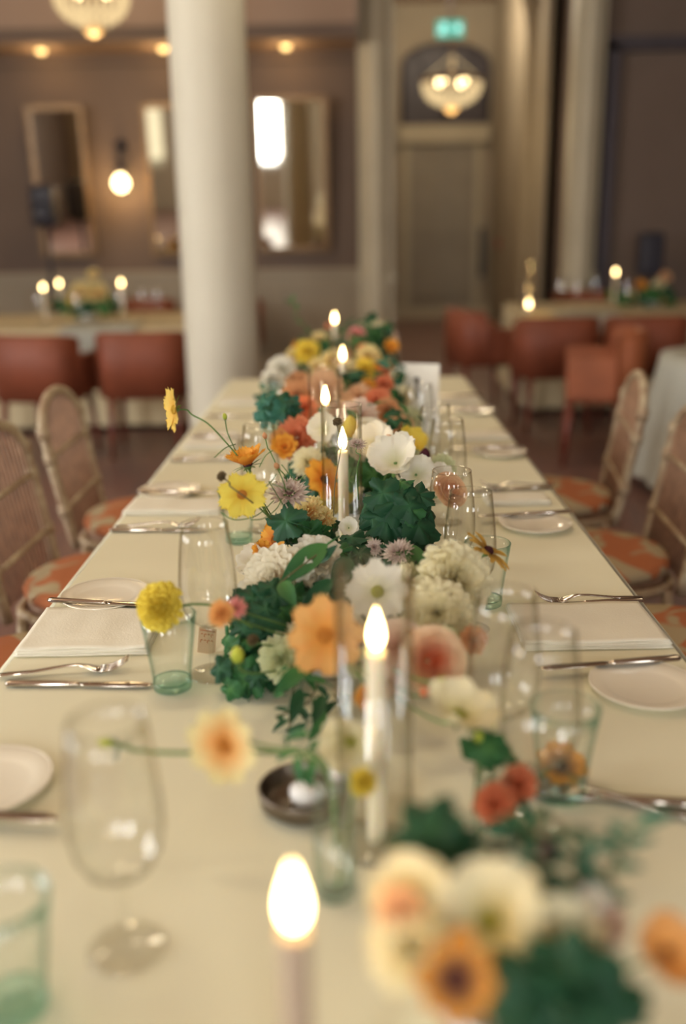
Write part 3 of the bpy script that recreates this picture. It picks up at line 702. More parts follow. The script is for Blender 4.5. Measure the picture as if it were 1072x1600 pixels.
# tealight in dark metal cup
x, y = tap(474, 1258)
t = thing('tealight_cup', (x, y, TZ), 'low dark metal cup holding a white tealight, left of the green bud vase', 'candle cup')
G().lathe([(0.0, 0.002), (0.040, 0.002), (0.048, 0.010), (0.050, 0.026), (0.052, 0.028), (0.0535, 0.026), (0.0515, 0.009), (0.042, 0.0), (0.0, 0.0)], 40).obj('cup', m_pewter, t)
t = thing('tealight', (x + 0.006, y - 0.004, TZ + 0.003), 'white tealight inside the low dark metal cup', 'candle')
G().lathe([(0.0, 0.0), (0.021, 0.0), (0.0215, 0.022), (0.0, 0.024)], 24).obj('wax', mat('white_wax', (0.85, 0.84, 0.82), 0.4), t)
G().tube([(0, 0, 0.023), (0, 0, 0.030)], 0.001, 6).obj('wick', m_wick, t)

# ---- cutlery
def ribbon(g, path, widths, th):
    """flat bar along x: path = [(x, z)], widths, thickness"""
    o = len(g.v); k = len(path)
    ths = th if isinstance(th, (list, tuple)) else [th] * k
    for (x, z), w_, h_ in zip(path, widths, ths):
        for a in range(8):
            c, s_ = math.cos(a * PI / 4), math.sin(a * PI / 4); g.add((x, w_ / 2 * c, z + h_ / 2 * s_))
    for i in range(k - 1):
        for j in range(8): j2 = (j + 1) % 8; g.face(o + i * 8 + j, o + i * 8 + j2, o + (i + 1) * 8 + j2, o + (i + 1) * 8 + j)
    g.face(*[o + j for j in reversed(range(8))]); g.face(*[o + (k - 1) * 8 + j for j in range(8)])
def knife(L=0.225):
    t = thing('table_knife', (0, 0, 0), '', 'knife', 'table knives')
    g = G(); s_ = L / 0.225
    ribbon(g, [(-0.112 * s_, 0.005), (-0.108 * s_, 0.005), (-0.06 * s_, 0.005), (-0.005 * s_, 0.005), (0.003 * s_, 0.005)], [0.010, 0.016, 0.0145, 0.0115, 0.009], [0.006, 0.009, 0.009, 0.008, 0.005]); g.obj('handle', m_steel, t)
    g = G(); ribbon(g, [(0.002 * s_, 0.005), (0.012 * s_, 0.005), (0.05 * s_, 0.005), (0.09 * s_, 0.005), (0.108 * s_, 0.005), (0.114 * s_, 0.005)], [0.009, 0.015, 0.018, 0.0185, 0.014, 0.003], [0.004, 0.003, 0.002, 0.0018, 0.0014, 0.001]); g.obj('blade', m_steel, t)
    return t
def fork():
    t = thing('table_fork', (0, 0, 0), '', 'fork', 'table forks')
    g = G(); ribbon(g, [(-0.100, 0.006), (-0.096, 0.006), (-0.05, 0.008), (0.0, 0.014), (0.02, 0.015), (0.035, 0.011), (0.045, 0.007), (0.056, 0.005)], [0.008, 0.014, 0.011, 0.007, 0.007, 0.016, 0.024, 0.025], 0.0035); g.obj('handle', m_steel, t)
    for k in range(4):
        y = (k - 1.5) * 0.0068
        G().tube([(0.053, y, 0.005), (0.07, y, 0.007), (0.085, y * 0.97, 0.013), (0.098, y * 0.9, 0.022)], [0.0023, 0.0021, 0.0018, 0.001], 6).obj('tine', m_steel, t)
    return t
kn0, fk0 = knife(), fork()
def lay(proto, pa, pb, label, z=TZ, L=None):
    """lay so that its handle end sits at pixel pa and its tip points to pixel pb"""
    a = on_z(pa[0], pa[1], z); b = on_z(pb[0], pb[1], z); d = (b - a); ang = math.atan2(d.y, d.x); L = L or proto['len']
    c = a + d.normalized() * L; return put(proto, c.x, c.y, label, z, ang)
kn0['len'] = 0.112; fk0['len'] = 0.10
lay(kn0, (10, 1072), (236, 1074), 'knife with a polished handle lying beside the fork at the near left')
lay(fk0, (0, 1060), (215, 1046), 'fork with upturned tines beside the knife at the near left')
lay(kn0, (76, 941), (236, 949), 'butter knife lying across the left bread plate', TZ + 0.012)
lay(kn0, (172, 831), (282, 831), 'knife beside the fork, second place from the camera on the left')
lay(fk0, (180, 826), (290, 824), 'fork beside the knife, second place from the camera on the left')
lay(kn0, (215, 770), (315, 772), 'butter knife across the second bread plate on the left', TZ + 0.012)
lay(kn0, (267, 721), (352, 720), 'knife on the left, in front of the orange cosmos')
lay(fk0, (272, 717), (360, 717), 'fork on the left, in front of the orange cosmos')
lay(kn0, (300, 684), (372, 684), 'butter knife on the third bread plate at the left', TZ + 0.012)
lay(kn0, (325, 652), (395, 652), 'knife at the far left place beside the column')
lay(kn0, (-196, 1270), (100, 1284), 'dark blurred knife below the plate at the lower left', TZ + 0.012)
lay(kn0, (1005, 941), (822, 950), 'knife beside the fork behind the right napkin')
lay(fk0, (1003, 938), (820, 944), 'fork beside the knife behind the right napkin')
lay(kn0, (1062, 1032), (876, 1046), 'butter knife resting on the near right bread plate', TZ + 0.012)
lay(kn0, (892, 802), (775, 808), 'butter knife with a bright handle at the second right place', TZ + 0.012)
lay(kn0, (862, 764), (758, 768), 'knife beside the fork at the second right place')
lay(fk0, (865, 760), (756, 764), 'fork beside the knife at the second right place')
lay(kn0, (818, 700), (735, 702), 'butter knife on the third bread plate at the right', TZ + 0.012)
lay(kn0, (802, 675), (724, 678), 'knife at the third right place')
lay(kn0, (775, 640), (706, 642), 'butter knife on the fourth bread plate at the right', TZ + 0.012)
lay(kn0, (755, 618), (695, 620), 'knife at the fourth right place')
lay(kn0, (1090, 1262), (935, 1250), 'blurred knife at the lower right picture edge')
lay(fk0, (1090, 1285), (925, 1250), 'blurred fork crossing the knife at the lower right picture edge')
# ---- plates
def plate():
    t = thing('bread_plate', (0, 0, 0), '', 'plate', 'white bread plates')
    G().lathe([(0, 0.003), (0.048, 0.003), (0.052, 0.0), (0.054, 0.0), (0.056, 0.004), (0.080, 0.0115), (0.082, 0.013), (0.080, 0.0138), (0.056, 0.0075), (0.05, 0.006), (0, 0.0058)], 56).obj('plate_body', m_china, t)
    G().lathe([(0.0785, 0.0139), (0.0805, 0.0150), (0.0822, 0.0137)], 56).obj('rim', m_china, t)
    return t
pl0 = plate()
for px, py, lb in [(165, 937, 'white bread plate behind the left napkin'), (-22, 1232, 'white bread plate cut off by the left picture edge'),
                   (265, 772, 'white bread plate of the second left place'), (338, 686, 'white bread plate of the third left place'),
                   (1008, 1080, 'white bread plate at the near right picture edge'), (836, 824, 'white bread plate of the second right place'),
                   (780, 710, 'white bread plate of the third right place'), (741, 645, 'white bread plate of the fourth right place')]:
    x, y = tap(px, py); put(pl0, x, y, lb)
# ---- folded napkins
def napkin(x, y, L, W, rz, label, seed=0, layers=4):
    t = thing('napkin', (x, y, TZ), label, 'napkin', 'folded cream napkins', rz)
    for k in range(layers):
        ins = 0.003 * (k % 2) + 0.001 * k
        def fn(u, v, k=k):
            a = (u - 0.5) * (L - ins); b = (v - 0.5) * (W - ins * 2)
            wv = 0.0012 * math.sin(u * 9 + seed + k) * (1 if v < 0.3 else .5) + noise.noise(Vector((a * 25 + seed, b * 25, k * 3))) * 0.0014
            return (a, b, 0.0022 + k * 0.0030 + wv * (k + 1) / layers)
        o = G().grid(fn, 30, 14).obj('fold', m_napkin, t)
        md = o.modifiers.new('thick', 'SOLIDIFY'); md.thickness = 0.0020; md.offset = 0
    return t
def napkin_px(pl, pr, depthpx, label, seed, W=0.15):
    a = on_z(pl[0], pl[1], TZ); b = on_z(pr[0], pr[1], TZ); c = (a + b) / 2; c2 = on_z((pl[0] + pr[0]) / 2, (pl[1] + pr[1]) / 2 - depthpx, TZ)
    W = (c2 - c).length; ang = math.atan2(b.y - a.y, b.x - a.x); n = Vector((-math.sin(ang), math.cos(ang), 0)) * (W / 2)
    napkin(c.x + n.x, c.y + n.y, (b - a).length, W, ang, label, seed)
napkin_px((20, 1028), (232, 1024), 68, 'folded napkin left of the pale green tumbler, between plate and fork', 1)
napkin_px((190, 806), (345, 806), 22, 'folded napkin of the second left place', 2)
napkin_px((285, 703), (370, 702), 14, 'folded napkin of the third left place', 3)
napkin_px((340, 634), (405, 633), 9, 'folded napkin of the farthest left place', 7)
napkin_px((820, 1018), (1052, 1014), 66, 'folded napkin at the near right, hanging to the table edge', 4)
napkin_px((762, 792), (862, 790), 16, 'folded napkin of the second right place', 5)
napkin_px((722, 690), (800, 688), 11, 'folded napkin of the third right place', 6)
napkin_px((690, 632), (752, 631), 8, 'folded napkin of the fourth right place', 8)
# ---- number card
p = on_z(650, 694, TZ)
t = thing('number_card', (p.x, p.y, TZ), 'white upright table card with a dark numeral 1, right of the far flowers', 'card', rz=-0.28)
CW, CH = 0.140, 0.250
G().box((0, 0, CH / 2 + 0.006), (CW, 0.002, CH)).obj('card_sheet', m_card, t, False).rotation_euler = (-0.07, 0, 0)
g = G().box((0.0, 0, CH * 0.72), (0.013, 0.0012, 0.066)); g.box((-0.009, 0, CH * 0.72 + 0.027), (0.012, 0.0012, 0.006), Matrix.Rotation(-0.6, 3, 'Y'))
o = g.obj('numeral', m_ink, t, False); o.rotation_euler = (-0.07, 0, 0); o.location = (0.0, -0.0018, 0)
G().box((0, 0.0, 0.006), (0.06, 0.035, 0.012)).obj('card_stand', m_woodlight, t, False, 0.002)
# ---- small tag with orange print beside the tumbler
p = on_z(322, 1022, TZ)
t = thing('paper_tag', (p.x, p.y, TZ), 'small peach paper tag with orange print seen through the wine glass', 'tag', rz=0.5)
G().box((0, 0, 0.022), (0.032, 0.0008, 0.042)).obj('tag_sheet', mat('peach_paper', (0.68, 0.50, 0.30), 0.7), t, False).rotation_euler = (-0.5, 0.35, 0)
g = G()
for r_ in range(2):
    for k in range(4):
        cx = -0.010 + k * 0.0062; cz = 0.030 - r_ * 0.010
        g.tube([(cx + 0.002 * math.cos(a), -0.0008, cz + 0.003 * math.sin(a)) for a in [0.5 + q * 0.7 for q in range(6 if (k + r_) % 2 else 4)]], 0.0005, 4)
g.tube([(-0.014, -0.0008, 0.038), (0.013, -0.0008, 0.038)], 0.0006, 4)
g.obj('orange_print', m_orangeink, t).rotation_euler = (-0.5, 0.35, 0)

# ------------------------------------------------------------------ flowers
def petal_grid(g, L, W, yaw, pitch, cup=0.2, curl=0.0, notch=0.0, nu=4, nv=5, r0=0.0, z0=0.0, ruff=0.0, point=0.0, twist=0.0):
    """a petal from the heart outwards; pitch 0 flat, pi/2 upright; curl>0 bends tip down"""
    cy, sy = math.cos(yaw), math.sin(yaw); seed = random.random() * 20
    def fn(u, v):
        s = (u - 0.5) * 2
        wv = W / 2 * (0.2 + 0.8 * min(1, v / 0.62) ** 0.8) * (1 if v < 0.62 else math.sqrt(max(0, 1 - ((v - 0.62) / 0.38) ** 2 * 0.62)))
        if point: wv *= max(0.05, 1 - v ** (1.6 / point))
        l = L * v
        if v > 0.99: l -= notch * L * (0.5 - 0.5 * math.cos(s * PI * 3)) ; wv *= 1.0
        l -= L * 0.14 * s * s * s * s * v
        th = pitch - curl * v * v
        x = r0 + l * math.cos(pitch - curl * v * 0.5); z = z0 + l * math.sin(pitch - curl * v * 0.5)
        z += cup * W * (s * s) * 0.5 * v + ruff * W * math.sin(s * 6 + seed) * v * v
        y = s * wv + twist * v * W * s
        return (x * cy - y * sy, x * sy + y * cy, z, v)
    g.grid(fn, nu, nv)
MESH = {}
def fl_cosmos(mats, n=8, L=1.0, W=0.68, pitch=0.25, cup=0.25, curl=0.2, notch=0.12, double=False):
    g = G()
    for k in range(n): petal_grid(g, L * random.uniform(0.93, 1.03), W * random.uniform(0.9, 1.08), 2 * PI * k / n + random.uniform(-.07, .07), pitch + random.uniform(-.12, .12), cup, curl, notch, 6, 7, 0.06, 0.02 * (k % 2), 0.05)
    if double:
        for k in range(n): petal_grid(g, L * 0.66, W * 0.7, 2 * PI * (k + .5) / n, pitch + 0.35, cup, curl, notch, 5, 5, 0.05, 0.05, 0.06)
    return g.mesh('petals', mats)
def fl_center(mt, r=0.2, h=0.13, n=60):
    g = G(); g.lathe([(0, -0.02), (r * 0.9, -0.01), (r, h * 0.3), (r * 0.7, h * 0.8), (0, h)], 14)
    for k in range(n):
        a = k * 2.39996; q = math.sqrt((k + .5) / n); rr = q * r * 0.95; z = h * (1 - q * q * 0.7)
        g.lathe([(0.0, 0), (0.017, 0.01), (0.014, 0.04), (0, 0.055)], 5, (rr * math.cos(a), rr * math.sin(a), z - 0.01))
    return g.mesh('flower_heart', mt)
def fl_ball(mats, rings, L, W, point=0.0, ruff=0.05, cup=0.5, sph=1.0, nu=3, nv=4):
    """full double bloom: petals from flat outer rings to an upright middle"""
    g = G()
    for i in range(rings):
        f = i / (rings - 1)            # 0 outer, 1 heart
        pitch = -0.35 * sph + f * 1.75; n = max(4, int(round(15 * math.cos(f * 1.25) + 3)))
        Lk = L * (1 - 0.52 * f); Wk = W * (1 - 0.35 * f); r0 = 0.32 * (1 - f) * math.cos(f); z0 = 0.12 * f - 0.05
        for k in range(n): petal_grid(g, Lk * random.uniform(0.88, 1.06), Wk * random.uniform(.85, 1.1), 2 * PI * (k + 0.5 * (i % 2)) / n + random.uniform(-.1, .1), pitch + random.uniform(-.13, .13), cup, -0.35 + 0.2 * f, 0.0, nu, nv, r0, z0, ruff, point)
    return g.mesh('petals', mats)
def fl_pompon(mats, n=190):
    g = G()
    for k in range(n):
        z = 1 - 1.45 * (k + 0.5) / n; a = k * 2.39996; d = Vector((math.sqrt(max(0, 1 - z * z)) * math.cos(a), math.sqrt(max(0, 1 - z * z)) * math.sin(a), z))
        d = (d + Vector((random.uniform(-.1, .1), random.uniform(-.1, .1), random.uniform(-.1, .1)))).normalized()
        s_ = random.uniform(0.85, 1.08); q = aim(d); o = len(g.v); R_ = 0.13
        for rr, zz, t_ in ((0.04, 0.35, 0), (0.06, 0.6, .3), (R_ * 0.9, 0.85, .6), (R_ * 1.1, 0.98, 1)):
            for j in range(6):
                th = 2 * PI * j / 6; g.add((q @ Vector((rr * math.cos(th), rr * math.sin(th), zz - (0.05 if j % 2 and rr > .1 else 0)))) * s_, t_)
        for i in range(3):
            for j in range(6): j2 = (j + 1) % 6; g.face(o + i * 6 + j, o + i * 6 + j2, o + (i + 1) * 6 + j2, o + (i + 1) * 6 + j)
        g.face(*[o + j for j in range(6)][::-1])
    g.lathe([(0, -0.6), (0.4, -0.45), (0.6, 0), (0.4, 0.45), (0, 0.6)], 12)
    return g.mesh('petals', mats)
def fl_rose(mats, layers=6):
    g = G()
    for i in range(layers):
        f = i / (layers - 1); n = 5 if i < 4 else 3
        for k in range(n):
            a0 = 2 * PI * (k + 0.4 * i) / n; R_ = 0.85 * (1 - f) + 0.12; H_ = 0.55 + 0.2 * f; span = 2 * PI / n * 0.68
            def fn(u, v, a0=a0, R_=R_, H_=H_, span=span, f=f):
                a = a0 + (u - 0.5) * 2 * span * (0.5 + 0.5 * v ** 0.5); bul = math.sin(v * PI * 0.62)
                r = R_ * (0.25 + 0.8 * bul) + (0.14 * (1 - f) * v ** 4); z = -0.15 + H_ * v * (1 - 0.15 * (2 * u - 1) ** 2) - 0.10 * (1 - f) * v ** 5
                return (r * math.cos(a), r * math.sin(a), z, 1 - f * 0.9 if v > .3 else 0.8 * (1 - f))
            g.grid(fn, 6, 6)
    return g.mesh('petals', mats)
def fl_bud(mats, r=0.5, h=1.4):
    g = G(); g.lathe([(0, 0), (r * 0.7, 0.12 * h), (r, 0.4 * h), (r * 0.8, 0.72 * h), (r * 0.3, 0.95 * h), (0, h)], 12)
    return g.mesh('petals', mats)
def fl_sepals(mt, n=8, L=0.7):
    g = G()
    for k in range(n): petal_grid(g, L, 0.16, 2 * PI * k / n, 0.3, 0.2, 0.5 + random.uniform(-.3, .3), 0, 2, 4, 0.02, -0.03, 0, 0.4)
    g.lathe([(0, -0.16), (0.08, -0.12), (0.15, 0.0), (0.0, 0.03)], 10)
    return g.mesh('sepals', mt)
def C(tip, base, mid=0.35, trans=0.35):
    k = 'petal_%02d%02d%02d_%02d%02d%02d' % tuple(int(c * 99) for c in tip + base); return petal(k, tip, base, mid, 0.7, trans)
OR = C((0.85, 0.42, 0.06), (0.75, 0.22, 0.03)); OR2 = C((0.82, 0.46, 0.16), (0.80, 0.36, 0.06)); YE = C((0.88, 0.72, 0.12), (0.85, 0.55, 0.05), 0.25)
YP = C((0.90, 0.76, 0.13), (0.75, 0.55, 0.04)); RS = C((0.87, 0.68, 0.48), (0.82, 0.28, 0.14), 0.45); CR = C((0.86, 0.80, 0.56), (0.75, 0.68, 0.30), 0.25); WH = C((0.86, 0.83, 0.72), (0.70, 0.68, 0.42), 0.2)
WP = C((0.88, 0.83, 0.68), (0.80, 0.62, 0.42), 0.25); PE = C((0.84, 0.57, 0.34), (0.80, 0.36, 0.16)); CO = C((0.80, 0.30, 0.15), (0.74, 0.15, 0.07)); PK = C((0.80, 0.36, 0.32), (0.7, 0.2, 0.2))
TAN = C((0.72, 0.40, 0.20), (0.5, 0.22, 0.1)); BR = C((0.62, 0.38, 0.08), (0.28, 0.14, 0.03)); CY = C((0.86, 0.76, 0.40), (0.85, 0.42, 0.12), 0.5); BG = C((0.12, 0.03, 0.05), (0.05, 0.01, 0.02)); GY = C((0.62, 0.66, 0.10), (0.3, 0.42, 0.05))
GC = C((0.70, 0.72, 0.45), (0.45, 0.55, 0.2)); PB = C((0.70, 0.60, 0.52), (0.48, 0.32, 0.3), .4); RU = C((0.80, 0.35, 0.05), (0.12, 0.02, 0.02), 0.35); LP = C((0.84, 0.68, 0.55), (0.75, 0.45, 0.35)); DB = C((0.22, 0.16, 0.08), (0.12, 0.08, 0.05)); ORB = C((0.78, 0.36, 0.07), (0.08, 0.02, 0.03), 0.45)
H_Y = petal('heart_yellow', (0.7, 0.45, 0.05), (0.45, 0.25, 0.03)); H_G = petal('heart_green', (0.5, 0.5, 0.08), (0.3, 0.35, 0.05)); H_D = petal('heart_dark', (0.10, 0.03, 0.03), (0.05, 0.02, 0.02)); H_O = petal('heart_orange', (0.72, 0.32, 0.06), (0.5, 0.2, 0.03)); H_P = petal('heart_plum', (0.40, 0.22, 0.22), (0.3, 0.15, 0.15))
def get(kind, mt, var=0):
    key = (kind, mt.name, var)
    if key not in MESH:
        if kind == 'cosmos': m = fl_cosmos(mt)
        elif kind == 'poppy': m = fl_cosmos(mt, 7, 1.0, 1.05, 0.65, 0.55, 0.1, 0.04)
        elif kind == 'daisy': m = fl_cosmos(mt, 15, 1.0, 0.36, 0.1, 0.2, 0.25, 0.05)
        elif kind == 'marigold': m = fl_cosmos(mt, 10, 1.0, 0.6, 0.75, 0.3, 0.2, 0.14, True)
        elif kind == 'dahlia': m = fl_ball(mt, 7, 0.80, 0.42, 0.0, 0.06, 0.5)
        elif kind == 'ruffled': m = fl_ball(mt, 11, 0.82, 0.42, 0.0, 0.12, 0.5, 1.3)
        elif kind == 'carnation': m = fl_ball(mt, 7, 0.8, 0.40, 0.0, 0.25, 0.3, 0.6)
        elif kind == 'scabiosa': m = fl_ball(mt, 5, 0.9, 0.30, 0.3, 0.2, 0.2, 0.3)
        elif kind == 'pompon': m = fl_pompon(mt)
        elif kind == 'rose': m = fl_rose(mt)
        elif kind == 'bud': m = fl_bud(mt)
        elif kind == 'pod': m = fl_pompon(mt, 60)
        MESH[key] = m
    return MESH[key]
HEART = {}
def heart(mt):
    if mt.name not in HEART: HEART[mt.name] = fl_center(mt)
    return HEART[mt.name]
SEP = fl_sepals(m_stem)
PRETTY = {'cosmos': 'cosmos_flower', 'poppy': 'poppy_flower', 'daisy': 'daisy_flower', 'marigold': 'marigold_flower', 'dahlia': 'dahlia_flower', 'ruffled': 'chrysanthemum_flower', 'carnation': 'carnation_flower', 'scabiosa': 'scabiosa_flower', 'pompon': 'pompon_flower', 'rose': 'rose_flower', 'bud': 'flower_bud', 'pod': 'seed_head'}
TOCAM = (0, -0.85, 0.5)
def flower(arr, kind, mt, px, py, d, rpx, face=TOCAM, hm=None, label=None, stem=True, var=0, via=None, sr=0.0016, stemmat=None, squash=1.0):
    d *= arr.get('_k', 1.0); P = at(px, py, d); r = rpx * d / FPX; root = arr.location
    P.z = max(P.z, TZ + r * 0.5)
    o = link(PRETTY[kind], get(kind, mt, var), arr, P - root, label=label)
    o.rotation_mode = 'QUATERNION'; q = aim(face, random.uniform(0, 6)); o.rotation_quaternion = q
    o.scale = (r, r, r * squash)
    if hm: link('flower_heart', heart(hm), o, (0, 0, 0.02))
    if kind in ('cosmos', 'daisy', 'marigold', 'bud', 'pod', 'scabiosa', 'poppy'): link('sepals', SEP, o, (0, 0, -0.02))
    if stem:
        n = q @ Vector((0, 0, 1)); a = P - root - n * r * 0.1; b = a - n * max(0.04, r)
        if via: pts = [a, a - n * 0.015] + [at(*v) - root for v in via]
        else:
            end = Vector((random.uniform(-.03, .03), random.uniform(-.03, .03), 0.03)) + Vector(arr['_h'])
            b.z = max(b.z, 0.02); pts = bez(a, b, end, 8)
        if via: pts = smoothpath(pts, 5)
        G().tube(pts, sr, 6).obj('stem', stemmat or m_stem, arr)
    return o
# leaves
def leaf_lobed(lobes=5, seed=0):
    g = G(); random.seed(seed); n = 60; R_ = []
    for j in range(n):
        a = -PI + 2 * PI * j / n; q = 0.82 + 0.13 * math.cos(lobes * a) + 0.05 * math.cos(a * 23) ; 
        if abs(a) > PI * 0.93: q *= 0.45
        R_.append((a, q))
    prev = None; c = g.add((0, 0, 0), 0)
    for k in range(1, 4):
        f = k / 3; cur = []
        for a, q in R_:
            rr = f * (0.6 + (q - 0.6) * f ** 1.5)
            z = 0.07 * f * math.cos(lobes * a) - 0.20 * f * f + 0.08 * math.sin(a * 3 + seed) * f
            cur.append(g.add((rr * math.cos(a) + 0.25, rr * math.sin(a), z), f))
        for j in range(n):
            j2 = (j + 1) % n
            if prev is None: g.face(c, cur[j], cur[j2])
            else: g.face(prev[j], cur[j], cur[j2], prev[j2])
        prev = cur
    g.v[c] = (0.25, 0, 0)
    g.tube([(0.25, 0, 0), (-0.3, 0, -0.25), (-0.7, 0, -0.6)], 0.03, 5)
    return g
def leaf_lance(w_=0.32, bend=0.3):
    g = G()
    def fn(u, v):
        s = (u - 0.5) * 2; wv = w_ / 2 * math.sin(PI * v ** 0.8) + 0.006; return (v * math.cos(bend * v), s * wv, -bend * v * v * 0.5 + abs(s) * wv * 0.4, v)
    g.grid(fn, 4, 9); g.tube([(0, 0, 0), (-0.25, 0, -0.05)], 0.018, 5); return g
random.seed(11)
LB = [leaf_lobed(5, 1), leaf_lobed(7, 2), leaf_lobed(5, 3)]; LN = [leaf_lance(0.34, 0.35), leaf_lance(0.26, 0.6)]
LEAF = {}
def leafmesh(shape, i, mt):
    k = (shape, i, mt.name)
    if k not in LEAF: LEAF[k] = (LB if shape == 'lobed' else LN)[i].mesh('leaf', mt)
    return LEAF[k]
def leaf(arr, P, size, direction, mt, shape='lobed', i=0, spin=None):
    o = link('leaf', leafmesh(shape, i, mt), arr, P - arr.location); o.rotation_mode = 'QUATERNION'
    o.rotation_quaternion = aim(direction, random.uniform(0, 6.28) if spin is None else spin); o.scale = (size,) * 3
    return o
def clump(arr, px, py, d, rx, ry, rz, n, mt, shape='lobed', size=0.03, up=0.5):
    """leaves over an ellipsoid mass (radii in metres)"""
    c = at(px, py, d * arr.get('_k', 1.0))
    for k in range(n):
        v = Vector((random.gauss(0, 1), random.gauss(0, 1), random.gauss(0, 1))).normalized() * random.uniform(0.55, 1.0)
        P = c + Vector((v.x * rx, v.y * ry, v.z * rz))
        s_ = size * random.uniform(0.7, 1.25)
        if P.z < TZ + s_ * 0.5: P.z = TZ + s_ * 0.5 + abs(v.z) * 0.01
        dr = Vector((v.x, v.y - 0.35, v.z + up)) + Vector((random.uniform(-.4, .4), random.uniform(-.4, .4), random.uniform(-.3, .3)))
        leaf(arr, P, s_, dr, random.choice(mt) if isinstance(mt, list) else mt, shape, random.randrange(3 if shape == 'lobed' else 2))
def branch(arr, pts, leaves, mt, size=0.02, sr=0.0012, sm=None, shape='lance', side=1):
    """a twig through pixel points (px, py, depth) with leaves along it"""
    pp = smoothpath([at(p[0], p[1], p[2] * arr.get('_k', 1.0)) for p in pts], 6); root = arr.location
    G().tube([p - root for p in pp], sr, 6).obj('stem', sm or m_stemb, arr)
    for k in range(leaves):
        f = (k + 1) / leaves; i = min(len(pp) - 2, int(f * (len(pp) - 1))); P = pp[i]; d = (pp[i + 1] - pp[i]).normalized()
        sd = Vector((d.y, -d.x, 0.15)) * (1 if k % 2 else -1); ax = (d * 0.6 + sd + Vector((0, 0, random.uniform(-.2, .4)))).normalized()
        up = Vector((random.uniform(-.3, .3), -0.5, 1)); y_ = up.cross(ax).normalized(); z_ = ax.cross(y_)
        o = link('leaf', leafmesh(shape, k % 2, mt), arr, P - root); o.rotation_mode = 'QUATERNION'
        o.rotation_quaternion = Matrix((ax, y_, z_)).transposed().to_quaternion(); o.scale = (size * random.uniform(.8, 1.2),) * 3
def arrangement(name, px, py, d, label, hub=(0, 0, 0)):
    p = at(px, py, d); t = thing(name, (p.x, p.y, TZ), label, 'flower arrangement'); t['_h'] = Vector(hub)
    return t
def bowl(x, y, r, label):
    t = thing('flower_bowl', (x, y, TZ), label, 'bowl')
    G().lathe([(0, 0.003), (r * 0.55, 0.003), (r * 0.6, 0.0), (r * 0.75, 0.012), (r, 0.05), (r * 0.98, 0.062), (r * 0.95, 0.062), (r * 0.96, 0.05), (r * 0.7, 0.016), (0, 0.01)], 40).obj('bowl_body', m_bowl, t)
    return t
m_bowl = mat('pale_grey_glaze', (0.60, 0.60, 0.56), 0.3, var=0.05)

# ===== main arrangement (in focus) =====
B = arrangement('flower_arrangement', 520, 1010, 1.50, 'large low arrangement of white, orange and peach flowers with dark green leaves, in focus mid-table', (0, 0, 0))
bowl(B.location.x, B.location.y, 0.085, 'pale grey bowl hidden under the large middle arrangement')
random.seed(21)
clump(B, 420, 965, 1.50, 0.075, 0.08, 0.07, 34, [m_leafA, m_leafA, m_leafB], 'lobed', 0.030)
clump(B, 395, 1045, 1.42, 0.06, 0.06, 0.045, 22, [m_leafA, m_leafB], 'lobed', 0.028)
clump(B, 500, 960, 1.52, 0.09, 0.10, 0.07, 34, [m_leafA, m_leafB], 'lobed', 0.030)
clump(B, 622, 800, 1.70, 0.062, 0.06, 0.055, 34, [m_leafA, m_leafA, m_leafB], 'lobed', 0.036)
clump(B, 565, 880, 1.62, 0.09, 0.09, 0.045, 34, [m_leafA, m_leafB], 'lobed', 0.032)
clump(B, 470, 825, 1.70, 0.05, 0.05, 0.03, 16, [m_leafA, m_leafB], 'lobed', 0.030)
clump(B, 600, 1000, 1.42, 0.12, 0.09, 0.06, 30, [m_leafB, m_leafA], 'lance', 0.045)
clump(B, 480, 1080, 1.32, 0.06, 0.05, 0.05, 18, [m_leafA, m_leafB], 'lance', 0.042)
for (x, y, s_, dx) in ((590, 768, 0.040, -0.2), (632, 778, 0.052, 0.2), (595, 812, 0.05, 0), (650, 812, .04, .4), (455, 815, 0.040, -.3), (385, 945, 0.032, -.4), (372, 1040, 0.036, -.3), (420, 1060, 0.036, 0), (405, 985, .036, -.2), (655, 895, .03, .2)):
    leaf(B, at(x, y, 1.58 if x < 500 else 1.66), s_, (dx, -0.75, 0.65), m_leafA if s_ > .035 else m_leafB, 'lobed', 1 if s_ > .04 else 0)
for pts, n in (([(505, 860, 1.5), (470, 885, 1.46), (436, 912, 1.43)], 1), ([(470, 1030, 1.4), (455, 1095, 1.34), (452, 1145, 1.3)], 5), ([(500, 1060, 1.36), (478, 1100, 1.32), (430, 1120, 1.28)], 5)):
    branch(B, pts, n, m_leafA if n > 1 else m_leafB, 0.03 if n > 1 else 0.07)
branch(B, [(600, 880, 1.62), (640, 868, 1.58), (700, 852, 1.55)], 7, m_leafC, 0.032); branch(B, [(615, 895, 1.6), (650, 875, 1.56), (700, 868, 1.52)], 7, m_leafC, 0.026)
flower(B, 'dahlia', WP, 428, 905, 1.52, 58, (-0.35, -0.75, 0.55), label='white dahlia with a peach heart')
flower(B, 'dahlia', WH, 498, 872, 1.56, 44, (0.2, -0.6, 0.7))
flower(B, 'poppy', WH, 400, 880, 1.62, 30, (-0.5, -0.5, 0.6))
flower(B, 'cosmos', OR, 430, 843, 1.66, 36, (-0.6, -0.5, 0.5), H_O, label='small orange cosmos')
flower(B, 'ruffled', CR, 715, 905, 1.42, 62, (0.35, -0.75, 0.5), label='large cream chrysanthemum')
flower(B, 'ruffled', CR, 683, 958, 1.36, 54, (-0.1, -0.85, 0.4), var=1)
flower(B, 'daisy', BR, 762, 862, 1.50, 42, (0.6, -0.1, 0.8), H_D, label='drying golden brown sunflower', squash=1.3)
flower(B, 'cosmos', WH, 590, 925, 1.36, 52, (-0.1, -0.85, 0.5), H_G, label='white cosmos behind the candle flame')
